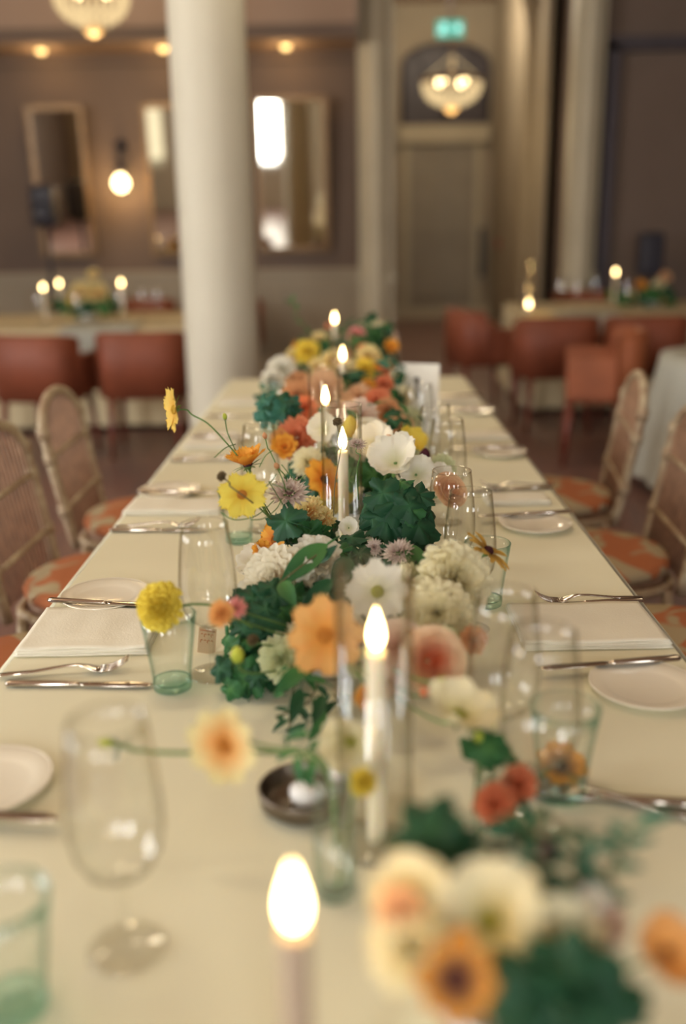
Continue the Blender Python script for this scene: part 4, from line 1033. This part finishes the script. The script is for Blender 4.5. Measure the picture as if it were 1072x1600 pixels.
flower(B, 'cosmos', OR2, 508, 993, 1.20, 64, (0, -0.9, 0.42), H_O, label='large orange cosmos facing the camera')
flower(B, 'rose', RS, 672, 1032, 1.20, 50, (0.25, -0.85, 0.45), label='peach rose with a coral heart')
flower(B, 'rose', LP, 622, 1010, 1.26, 40, (-0.2, -0.8, 0.5))
flower(B, 'carnation', GC, 437, 1030, 1.38, 36, (-0.3, -0.8, 0.4))
flower(B, 'carnation', CR, 455, 1000, 1.42, 30, (-0.2, -0.8, 0.5))
flower(B, 'bud', GY, 372, 1035, 1.28, 22, (0, -0.2, 1), label='yellow green bud')
flower(B, 'bud', CO, 660, 1085, 1.12, 14, (0.2, -0.5, 0.6)); flower(B, 'bud', GY, 684, 1066, 1.10, 16, (0.4, -0.5, 0.3))
flower(B, 'marigold', OR, 574, 1085, 1.14, 26, (-0.1, -0.9, 0.2))
flower(B, 'poppy', CR, 718, 1118, 1.05, 66, (0.30, -0.25, 0.9), H_G, label='wide cream poppy seen from the side', squash=0.7)
flower(B, 'poppy', CR, 548, 1158, 1.06, 52, (-0.15, -0.9, 0.25), H_G, label='cream poppy with a yellow green heart behind the candle')
flower(B, 'pompon', YP, 253, 948, 1.37, 40, (-0.75, -0.45, 0.35), label='yellow pompon flower leaning over the tumbler', via=[(300, 944, 1.37), (345, 950, 1.40), (400, 985, 1.44), (470, 1030, 1.5)], sr=0.002)
flower(B, 'carnation', OR2, 345, 958, 1.22, 22, (-0.3, -0.7, 0.5)); flower(B, 'scabiosa', PK, 368, 950, 1.30, 18)
flower(B, 'pod', DB, 395, 1000, 1.33, 10, (-.3, -.6, .6))
flower(B, 'scabiosa', PB, 622, 862, 1.56, 24, (-0.2, -0.5, 0.8))
def leaf_span(arr, p, q, mt, i=0):
    a = at(*p); b = at(*q); ax = (b - a).normalized(); up = Vector((0.2, -0.7, 0.8)); y_ = up.cross(ax).normalized(); z_ = ax.cross(y_)
    o = link('leaf', leafmesh('lance', i, mt), arr, a - arr.location); o.rotation_mode = 'QUATERNION'
    o.rotation_quaternion = Matrix((ax, y_, z_)).transposed().to_quaternion(); o.scale = ((b - a).length,) * 3
for p_, q_, m__ in (((512, 850, 1.50), (432, 912, 1.45), m_leafB), ((455, 985, 1.42), (400, 965, 1.40), m_leafA), ((520, 905, 1.46), (470, 950, 1.42), m_leafA), ((545, 870, 1.52), (520, 920, 1.44), m_leafA),
                    ((480, 1040, 1.30), (425, 1085, 1.26), m_leafB), ((640, 850, 1.58), (660, 900, 1.5), m_leafB), ((500, 880, 1.5), (525, 850, 1.48), m_leafA), ((470, 1075, 1.3), (455, 1130, 1.26), m_leafA), ((505, 1085, 1.28), (490, 1130, 1.24), m_leafA)):
    leaf_span(B, p_, q_, m__)
# looser stems to the left of it
Cc = arrangement('flower_arrangement', 470, 800, 1.78, 'airy arrangement of yellow and orange cosmos on wiry stems, left of the clear candle cylinder', (0, 0, 0))
random.seed(31)
flower(Cc, 'cosmos', C((0.86, 0.62, 0.14), (0.84, 0.50, 0.08)), 274, 640, 1.56, 38, (-0.88, -0.42, 0.12), H_Y, 'yellow cosmos on the longest stem reaching left', via=[(300, 648, 1.56), (325, 662, 1.56), (352, 690, 1.58), (378, 722, 1.6), (400, 765, 1.64), (430, 815, 1.7)], sr=0.0014)
flower(Cc, 'marigold', OR, 388, 728, 1.60, 40, (-0.25, -0.05, 1), H_D, 'orange cosmos seen from the side', via=[(398, 758, 1.6), (408, 785, 1.64), (425, 815, 1.7)], sr=0.0026)
flower(Cc, 'cosmos', YE, 378, 772, 1.50, 40, (0.15, -0.85, -0.1), H_O, 'yellow cosmos in front of the small tumbler', via=[(402, 790, 1.52), (425, 812, 1.6), (450, 830, 1.7)])
flower(Cc, 'pod', DB, 347, 745, 1.46, 9, (-0.6, -0.2, 0.6), label='dry brown seed head', via=[(360, 760, 1.46), (385, 778, 1.48), (412, 800, 1.55), (440, 826, 1.66)], stemmat=m_stemb, sr=0.0011)
flower(Cc, 'bud', GY, 352, 656, 1.56, 8, (-0.1, 0, 1), via=[(357, 680, 1.56), (368, 704, 1.58)], sr=0.0011)
flower(Cc, 'bud', TAN, 415, 686, 1.60, 8, (-0.2, 0, 1), via=[(422, 705, 1.6), (434, 730, 1.6), (448, 750, 1.62), (452, 800, 1.7)], sr=0.0011)
flower(Cc, 'bud', TAN, 434, 732, 1.58, 9, (-0.2, -0.4, 0.7), via=[(445, 760, 1.6), (452, 800, 1.7)], sr=0.0011)
flower(Cc, 'scabiosa', PB, 452, 770, 1.62, 30, (0, -0.5, 0.85), H_P, 'pale scabiosa with a plum heart')
for pts in ([(392, 766, 1.5), (412, 762, 1.52), (424, 752, 1.55), (432, 741, 1.56)], [(392, 812, 1.5), (412, 810, 1.52), (432, 795, 1.58), (440, 780, 1.6)], [(420, 752, 1.54), (442, 788, 1.6), (452, 802, 1.66)],
            [(425, 756, 1.5), (460, 768, 1.52)], [(440, 726, 1.55), (462, 750, 1.58), (478, 742, 1.58)], [(345, 800, 1.5), (366, 812, 1.5), (400, 806, 1.54), (428, 782, 1.6)], [(335, 715, 1.55), (352, 700, 1.56), (368, 694, 1.58)], [(405, 730, 1.56), (415, 712, 1.56), (426, 704, 1.57)]):
    G().tube([p - Cc.location for p in smoothpath([at(*q) for q in pts], 6)], 0.0009, 5).obj('stem', m_stem, Cc)
flower(Cc, 'cosmos', OR, 506, 750, 2.04, 38, (0.45, -0.5, 0.5), H_D, 'orange cosmos with a dark heart left of the cylinder')
flower(Cc, 'pompon', YP, 534, 764, 2.08, 26, (0, -0.7, 0.6)); flower(Cc, 'pompon', YP, 514, 790, 2.05, 18, (0, -0.7, 0.6))
flower(Cc, 'carnation', CY, 478, 800, 1.74, 30, (-0.2, -0.6, 0.7)); flower(Cc, 'carnation', CY, 500, 812, 1.74, 24, (-0.2, -0.6, 0.7))
flower(Cc, 'pod', DB, 527, 660, 1.62, 8, (-0.1, -0.2, 0.8), via=[(537, 678, 1.62), (531, 712, 1.64), (523, 760, 1.7), (521, 830, 1.75)], stemmat=m_stemb, sr=0.0009)
flower(Cc, 'scabiosa', PB, 558, 694, 1.64, 14, (0.1, -0.3, 0.9), via=[(563, 712, 1.64), (558, 735, 1.68), (560, 780, 1.75)], sr=0.0011)
clump(Cc, 470, 820, 1.78, 0.07, 0.07, 0.025, 20, [m_leafA, m_leafB], 'lobed', 0.028)
# ===== white poppies and coral flowers behind the candle =====
D = arrangement('flower_arrangement', 560, 730, 2.15, 'arrangement of white poppies and coral flowers just behind the clear candle cylinder', (0, 0, 0))
random.seed(41); bowl(D.location.x, D.location.y, 0.09, 'pale grey bowl under the white poppies')
clump(D, 545, 730, 2.15, 0.15, 0.16, 0.05, 60, [m_leafA, m_leafB], 'lobed', 0.034)
clump(D, 435, 640, 2.25, 0.06, 0.06, 0.04, 24, [m_leafA, m_leafD], 'lobed', 0.030)
clump(D, 590, 660, 2.35, 0.12, 0.15, 0.05, 40, [m_leafA, m_leafB], 'lance', 0.045)
flower(D, 'poppy', WH, 618, 724, 1.90, 46, (-0.25, -0.6, 0.75), label='white poppy, largest above the green leaves'); flower(D, 'poppy', WH, 650, 742, 1.88, 34, (0.1, -0.85, 0.35)); flower(D, 'poppy', WH, 680, 752, 1.92, 30, (0.4, -0.7, 0.5)); flower(D, 'poppy', WH, 588, 700, 2.0, 38, (-0.2, -0.6, 0.7))
flower(D, 'poppy', WH, 508, 672, 2.05, 28, (-0.2, -0.8, 0.4)); flower(D, 'rose', WP, 575, 690, 2.15, 34)
flower(D, 'bud', PE, 607, 712, 1.96, 26, (0.0, -0.2, 1), label='pointed coral pink bud'); flower(D, 'bud', BG, 662, 722, 2.02, 18, (0.1, -0.3, 1)); flower(D, 'poppy', YE, 640, 695, 2.2, 28, (0.3, -0.5, 0.7))
flower(D, 'bud', YE, 548, 684, 2.12, 26, (0, -0.1, 1), label='yellow tulip-like bud behind the flame')
flower(D, 'carnation', CO, 462, 683, 2.2, 34, (-0.2, -0.8, 0.5)); flower(D, 'marigold', OR, 445, 700, 2.15, 26); flower(D, 'marigold', OR2, 437, 690, 2.2, 22); flower(D, 'carnation', CO, 475, 638, 2.5, 22); flower(D, 'dahlia', TAN, 465, 618, 2.6, 26)
flower(D, 'rose', PE, 700, 768, 1.85, 28, (0.4, -0.6, 0.5)); flower(D, 'carnation', GC, 690, 730, 2.0, 22)
flower(D, 'carnation', CR, 482, 722, 2.1, 26); flower(D, 'dahlia', LP, 560, 650, 2.35, 30)
# ===== peach and coral mass =====
E = arrangement('flower_arrangement', 560, 640, 2.85, 'arrangement of peach dahlia and coral carnations beside the number card', (0, 0, 0))
random.seed(51); bowl(E.location.x, E.location.y, 0.09, 'pale grey bowl under the peach and coral flowers')
clump(E, 560, 625, 2.9, 0.16, 0.2, 0.09, 60, [m_leafA, m_leafB], 'lobed', 0.040); clump(E, 610, 600, 3.0, 0.07, 0.1, 0.09, 30, [m_leafA, m_leafD], 'lance', 0.055); clump(E, 430, 615, 2.9, 0.06, 0.08, 0.04, 20, [m_leafA, m_leafD], 'lance', 0.05)
flower(E, 'dahlia', PE, 506, 606, 2.75, 32, TOCAM, label='peach dahlia behind the second candle')
for k, mt, x, y, d, r in (('carnation', CO, 590, 628, 2.7, 24), ('carnation', PE, 562, 622, 2.75, 24), ('carnation', TAN, 605, 642, 2.65, 22), ('carnation', PE, 545, 640, 2.6, 20), ('dahlia', TAN, 468, 600, 2.9, 22),
                          ('carnation', GC, 640, 655, 2.7, 20), ('dahlia', WH, 440, 575, 3.1, 22), ('carnation', CR, 628, 620, 2.9, 20), ('carnation', PE, 625, 668, 2.5, 22), ('dahlia', WH, 425, 592, 3.0, 18)):
    flower(E, k, mt, x, y, d, r)
for k, mt, x, y, d, r in (('carnation', CO, 600, 600, 2.9, 16), ('dahlia', CR, 655, 690, 2.4, 18), ('carnation', GC, 640, 700, 2.3, 18), ('rose', LP, 530, 645, 2.6, 18), ('marigold', OR, 575, 605, 2.9, 16), ('carnation', CO, 540, 610, 2.9, 14), ('dahlia', CR, 620, 590, 3.0, 14)):
    flower(E, k, mt, x, y, d, r)
# ===== far tall mass =====
F = arrangement('flower_arrangement', 545, 560, 3.75, 'farthest and tallest arrangement on the long table with yellow, pink and orange flowers', (0, 0, 0))
random.seed(61); bowl(F.location.x, F.location.y, 0.10, 'pale grey bowl under the farthest flowers')
clump(F, 550, 560, 3.7, 0.20, 0.2, 0.12, 90, [m_leafA, m_leafB], 'lobed', 0.045); clump(F, 580, 515, 3.8, 0.12, 0.12, 0.06, 34, [m_leafA, m_leafB], 'lance', 0.07); clump(F, 500, 545, 3.6, .12, .12, .06, 30, [m_leafA, m_leafB], 'lance', 0.06)
for k, mt, x, y, d, r in (('dahlia', YE, 480, 548, 3.5, 20), ('dahlia', CY, 462, 556, 3.6, 16), ('dahlia', CY, 520, 562, 3.4, 18), ('carnation', PK, 557, 524, 3.6, 15), ('dahlia', CR, 585, 516, 3.8, 19), ('dahlia', LP, 603, 528, 3.8, 18),
                          ('dahlia', PE, 600, 512, 3.9, 12), ('marigold', OR, 612, 543, 3.6, 15), ('dahlia', CY, 576, 556, 3.4, 20), ('marigold', OR, 598, 577, 3.3, 18), ('carnation', CO, 604, 582, 3.2, 13), ('dahlia', YE, 570, 575, 3.3, 18), ('carnation', CO, 568, 545, 3.5, 10),
                          ('dahlia', CY, 500, 530, 3.7, 14), ('marigold', OR, 466, 545, 3.7, 14), ('bud', CO, 513, 512, 3.9, 10), ('dahlia', CR, 545, 575, 3.3, 16), ('dahlia', CY, 497, 572, 3.35, 15), ('dahlia', TAN, 535, 555, 3.5, 14)):
    flower(F, k, mt, x, y, d, r)
branch(F, [(520, 575, 3.7), (490, 530, 3.65), (468, 498, 3.6), (455, 470, 3.6)], 10, m_leafB, 0.05, 0.002)
# ===== bud vases near the camera =====
def bud_vase(px, py, h, r, label):
    p = on_z(px, py, TZ); t = thing('bud_vase', (p.x, p.y, TZ), label, 'vase', 'glass bud vases')
    G().lathe([(0, 0.001), (r * 0.9, 0.0), (r, 0.006), (r, h * 0.7), (r * 0.72, h * 0.88), (r * 0.82, h), (r * 0.82 - 0.002, h), (r * 0.72 - 0.002, h * 0.88), (r - 0.003, h * 0.7), (r - 0.003, 0.010), (0, 0.008)], 40).obj('vase_wall', m_green, t)
    G().lathe([(0, 0.0085), (r - 0.0035, 0.0105), (r - 0.0035, h * 0.55), (0, h * 0.55)], 32).obj('water', m_clear, t)
    return p
p = bud_vase(524, 1395, 0.135, 0.022, 'slim greenish bud vase beside the nearest glass cylinder')
Gg = thing('flower_sprig', (p.x, p.y, TZ), 'sprig of pale yellow cosmos and green bud reaching left from the slim vase', 'flower'); Gg['_h'] = Vector((0, 0, 0.0))
flower(Gg, 'cosmos', CY, 352, 1163, 0.99, 66, (-0.35, -0.85, 0.15), H_O, 'pale yellow cosmos streaked orange', via=[(420, 1168, 1.0), (480, 1180, 1.0), (520, 1230, 0.99), (524, 1330, 0.965)], sr=0.002)
flower(Gg, 'bud', GY, 178, 1163, 1.02, 18, (-0.9, -0.1, 0.3), label='green bud on a long stem', via=[(210, 1172, 1.02), (260, 1176, 1.02), (330, 1176, 1.03), (430, 1176, 1.03), (505, 1190, 1.02), (527, 1320, 0.97)], sr=0.0024)
for ax in ((-0.6, -0.6, 0.6), (0.3, -0.4, -0.8), (0.2, -.5, .9)):
    leaf(Gg, at(186, 1165, 1.02), 0.02, ax, m_leafA, 'lance', 0)
flower(Gg, 'pompon', YP, 567, 1222, 0.97, 22, (0.2, -0.7, 0.4))
clump(Gg, 500, 1170, 1.1, 0.05, 0.03, 0.02, 10, m_leafB, 'lance', 0.035)
p = bud_vase(772, 1330, 0.10, 0.024, 'small clear bud vase with coral blossoms at the near right')
Hh = thing('flower_sprig', (p.x, p.y, TZ), 'sprig of coral blossoms and a rudbeckia at the near right tumbler', 'flower'); Hh['_h'] = Vector((0, 0, 0.0))
flower(Hh, 'carnation', CO, 772, 1256, 0.99, 32, (-0.2, -0.8, 0.5), label='coral blossom'); flower(Hh, 'carnation', CO, 812, 1226, 1.02, 30, (0.2, -0.8, 0.5))
flower(Hh, 'cosmos', RU, 876, 1213, 1.19, 42, (0.1, -0.45, 0.85), H_D, 'orange rudbeckia with a dark heart behind the tumbler')
flower(Hh, 'bud', GY, 748, 1160, 1.03, 14, (0, 0, 1)); flower(Hh, 'bud', GY, 770, 1140, 1.05, 12, (0, 0, 1))
clump(Hh, 752, 1175, 1.04, 0.03, 0.02, 0.03, 8, m_leafB, 'lobed', 0.02); clump(Hh, 800, 1285, 1.0, 0.03, 0.02, 0.02, 8, m_leafD, 'lance', 0.03)
# ===== near right blurred arrangement =====
A = arrangement('flower_arrangement', 800, 1500, 0.80, 'blurred cream and orange arrangement in the near right corner', (0, 0, 0))
A['_k'] = 0.87; random.seed(71); bowl(A.location.x, A.location.y, 0.075, 'pale grey bowl under the blurred near right flowers')
clump(A, 690, 1325, 0.84, 0.028, 0.02, 0.02, 7, m_leafA, 'lobed', 0.026); clump(A, 860, 1545, 0.72, 0.06, 0.03, 0.015, 14, m_leafA, 'lobed', 0.035)
branch(A, [(860, 1470, 0.8), (840, 1380, 0.82), (850, 1320, 0.84), (830, 1285, 0.86)], 9, m_leafA, 0.035, 0.0018); branch(A, [(900, 1480, 0.8), (905, 1400, 0.82), (900, 1330, 0.84), (960, 1310, 0.86)], 9, m_leafD, 0.035, 0.0018)
branch(A, [(880, 1460, 0.8), (820, 1400, 0.82), (760, 1380, 0.82), (700, 1360, .82)], 9, m_leafC, 0.03, 0.0018); branch(A, [(910, 1470, 0.8), (940, 1390, 0.82), (970, 1330, 0.84), (990, 1290, 0.86)], 8, m_leafD, 0.035, 0.0016)
clump(A, 880, 1370, 0.84, 0.05, 0.03, 0.035, 22, [m_leafD, m_leafA, m_leafC], 'lance', 0.034)
branch(A, [(560, 1325, 0.86), (620, 1325, 0.85), (680, 1335, 0.84), (740, 1370, 0.83)], 4, m_leafA, 0.03, 0.0016)
flower(A, 'poppy', CR, 765, 1440, 0.78, 100, (-0.1, -0.7, 0.7), H_G, 'large blurred cream poppy'); flower(A, 'poppy', CR, 860, 1480, 0.76, 80, (0.2, -0.6, 0.8)); flower(A, 'poppy', CR, 655, 1400, 0.80, 75, (-0.4, -0.6, 0.6)); flower(A, 'dahlia', CR, 640, 1480, 0.76, 70, (-0.3, -0.7, 0.6))
flower(A, 'carnation', PE, 625, 1420, 0.77, 38, (-0.3, -0.7, 0.6)); flower(A, 'cosmos', ORB, 712, 1530, 0.70, 66, (0, -0.8, 0.6), H_D, 'orange flower with dark spots at the bottom edge'); flower(A, 'marigold', OR, 720, 1470, 0.73, 28)
flower(A, 'dahlia', LP, 945, 1440, 0.8, 40, (0.3, -0.6, 0.6)); flower(A, 'cosmos', WH, 925, 1405, 0.80, 26, TOCAM, H_O); flower(A, 'poppy', OR2, 1040, 1490, 0.78, 62, (0.1, -0.6, 0.7), H_D, 'orange poppy at the lower right edge'); flower(A, 'bud', BG, 850, 1335, 0.82, 26, (0, -.5, .8)); flower(A, 'bud', BG, 940, 1540, 0.74, 30, (0, -.5, .8))

flower(A, 'ruffled', CR, 730, 1400, 0.84, 60, (-0.2, -0.7, 0.6)); flower(A, 'carnation', CY, 690, 1500, 0.76, 50, (0, -0.8, 0.5)); flower(A, 'ruffled', CR, 820, 1420, 0.82, 55, (0.3, -0.7, 0.6))
# more of the middle arrangement: small blooms filling the gaps
random.seed(81)
for k, mt, x, y, d, r in (('carnation', GC, 640, 905, 1.46, 26), ('rose', WP, 545, 985, 1.34, 26), ('carnation', GC, 560, 1035, 1.30, 24), ('carnation', LP, 605, 1065, 1.24, 24), ('marigold', OR, 410, 862, 1.62, 20),
                          ('carnation', GC, 700, 1000, 1.30, 22), ('scabiosa', PB, 585, 855, 1.6, 14), ('poppy', WH, 545, 825, 1.68, 18), ('rose', WP, 470, 930, 1.50, 22), ('carnation', TAN, 740, 1000, 1.28, 22), ('bud', GC, 620, 950, 1.4, 12), ('cosmos', WH, 470, 890, 1.48, 22)):
    flower(B, k, mt, x, y, d, r)
# ------------------------------------------------------------------ settings on the far tables
def far_candle(px, py, Y, label):
    p = on_y(px, py, Y); h = p.z - 0.78
    c = copy_tree(ta0); place(c, (p.x, p.y, p.z - 0.23 - 0.02), 0, label); c['group'] = 'candles on the far tables'
    for chd in c.children:
        if chd.name.startswith('flame'): chd.scale = (1.0, 1.0, 1.0)
    hd = thing('candle_holder', (p.x, p.y, 0.757), 'tall clear candle holder under ' + label, 'candle holder')
    top = p.z - 0.25 - 0.757
    if top > 0.01: G().lathe([(0.0, 0), (0.045, 0.0), (0.045, 0.006), (0.012, 0.012), (0.010, top - 0.01), (0.013, top), (0, top)], 20).obj('holder_body', m_clear, hd)
far_candle(67, 449, 7.6, 'lit candle leftmost on the left far table'); far_candle(92, 443, 8.0, 'lit candle second from left on the left far table'); far_candle(189, 442, 7.7, 'lit candle right of the flowers on the left far table')
far_candle(962, 425, 8.1, 'lit candle at the flowers of the right far table')
# lit cylinder lantern in front of right table
p = on_y(826, 480, 7.75)
t = thing('glass_lantern', (p.x, p.y, 0.757), 'tall glowing glass cylinder at the left end of the right far table', 'candle glass')
G().lathe([(0.05, 0), (0.05, 0.42), (0.048, 0.42), (0.048, 0.004), (0, 0.004)], 24).obj('wall', m_clear, t)
G().lathe([(0.0, 0.005), (0.03, 0.005), (0.03, 0.05), (0.0, 0.05)], 16).obj('candle_body', m_wax, t)
G().lathe([(0.0, 0.052), (0.010, 0.06), (0.012, 0.07), (0.005, 0.1), (0, 0.11)], 10).obj('flame', m_flame, t)
lamp('lantern_glow', (p.x, p.y, 0.9), 0.8, (1, 0.65, 0.25), 0.02)
def far_flowers(cx, cy, label, spec):
    t = thing('flower_arrangement', (cx, cy, 0.757), label, 'flower arrangement'); t['_h'] = Vector((0, 0, 0.0))
    G().lathe([(0, 0.0), (0.06, 0.0), (0.09, 0.05), (0.085, 0.05), (0.05, 0.01), (0, 0.008)], 20).obj('bowl', m_bowl, t)
    for k, mt, px, py, r in spec:
        P = on_y(px, py, cy); rr = r * cy / FPX; o = link(PRETTY[k], get(k, mt), t, P - t.location); o.rotation_mode = 'QUATERNION'; o.rotation_quaternion = aim((random.uniform(-.3, .3), -0.8, 0.5)); o.scale = (rr,) * 3
        G().tube(bez(P - t.location, (0, 0, 0.15), (0, 0, 0.01), 5), 0.003, 5).obj('stem', m_stem, t)
    for k in range(30):
        v = Vector((random.gauss(0, 0.12), random.gauss(0, 0.08), abs(random.gauss(0, 0.05)) + 0.06)); leaf(t, t.location + v, 0.06, (v.x, v.y - .4, v.z), random.choice([m_leafA, m_leafB]), 'lobed', random.randrange(3))
p = on_y(135, 480, 7.75); far_flowers(p.x, 7.75, 'yellow flower arrangement in the middle of the left far table', [('dahlia', CY, 128, 455, 17), ('dahlia', CY, 150, 456, 17), ('dahlia', CY, 115, 490, 14), ('dahlia', CY, 160, 478, 14), ('dahlia', YE, 118, 468, 12), ('dahlia', CY, 145, 428, 9), ('carnation', PE, 155, 462, 12), ('carnation', CO, 83, 476, 8), ('dahlia', CR, 110, 480, 12), ('dahlia', CR, 135, 472, 12)])
p = on_y(1015, 470, 8.2); far_flowers(p.x, 8.2, 'orange flower arrangement on the right far table', [('marigold', OR, 1000, 448, 11), ('carnation', CO, 1012, 456, 9), ('dahlia', CY, 985, 462, 10), ('dahlia', CR, 1030, 445, 10), ('carnation', PE, 1040, 432, 9), ('dahlia', CY, 1035, 465, 9)])
k = 0
for px, Y, lb in [(50, 7.5, 'wine glass at the left end of the left far table'), (110, 7.35, 'wine glass in front of the yellow flowers on the left far table'), (180, 7.6, 'wine glass under the right candle of the left far table'), (215, 7.9, 'wine glass right of the candles on the left far table'), (240, 7.6, 'wine glass nearest the column on the left far table'),
                  (880, 8.2, 'wine glass at the left of the right far table'), (905, 8.0, 'second wine glass at the left of the right far table'), (935, 8.3, 'wine glass in the middle of the right far table'), (985, 7.9, 'wine glass in front of the orange flowers')]:
    c = copy_tree(wg0); place(c, (pxat(px, Y), Y, 0.7575), 0, lb); c['group'] = 'wine glasses on the far tables'
# dark handbag-like loudspeaker at right edge
p = on_y(1032, 395, 9.0)
t = thing('loudspeaker', (p.x + 0.03, 9.4, p.z - 0.22), 'dark loudspeaker at the right picture edge behind the right far table', 'loudspeaker')
G().box((0, 0, 0.2), (0.22, 0.2, 0.40)).obj('cabinet', m_black, t, False, 0.04)
t2 = thing('speaker_stand', (p.x + 0.03, 9.4, 0), 'black tripod stand under the right loudspeaker', 'stand')
G().tube([(0, 0, 0.2), (0, 0, p.z - 0.22)], 0.022, 10).obj('pole', m_black, t2)
for k in range(3):
    a = 2 * PI * k / 3 + 0.5; G().tube([(0, 0, 0.6), (0.4 * math.cos(a), 0.4 * math.sin(a), 0.012)], 0.012, 8).obj('leg', m_black, t2)
for o in list(S.objects):
    for key in ('_h', 'len', '_k'):
        if key in o: del o[key]
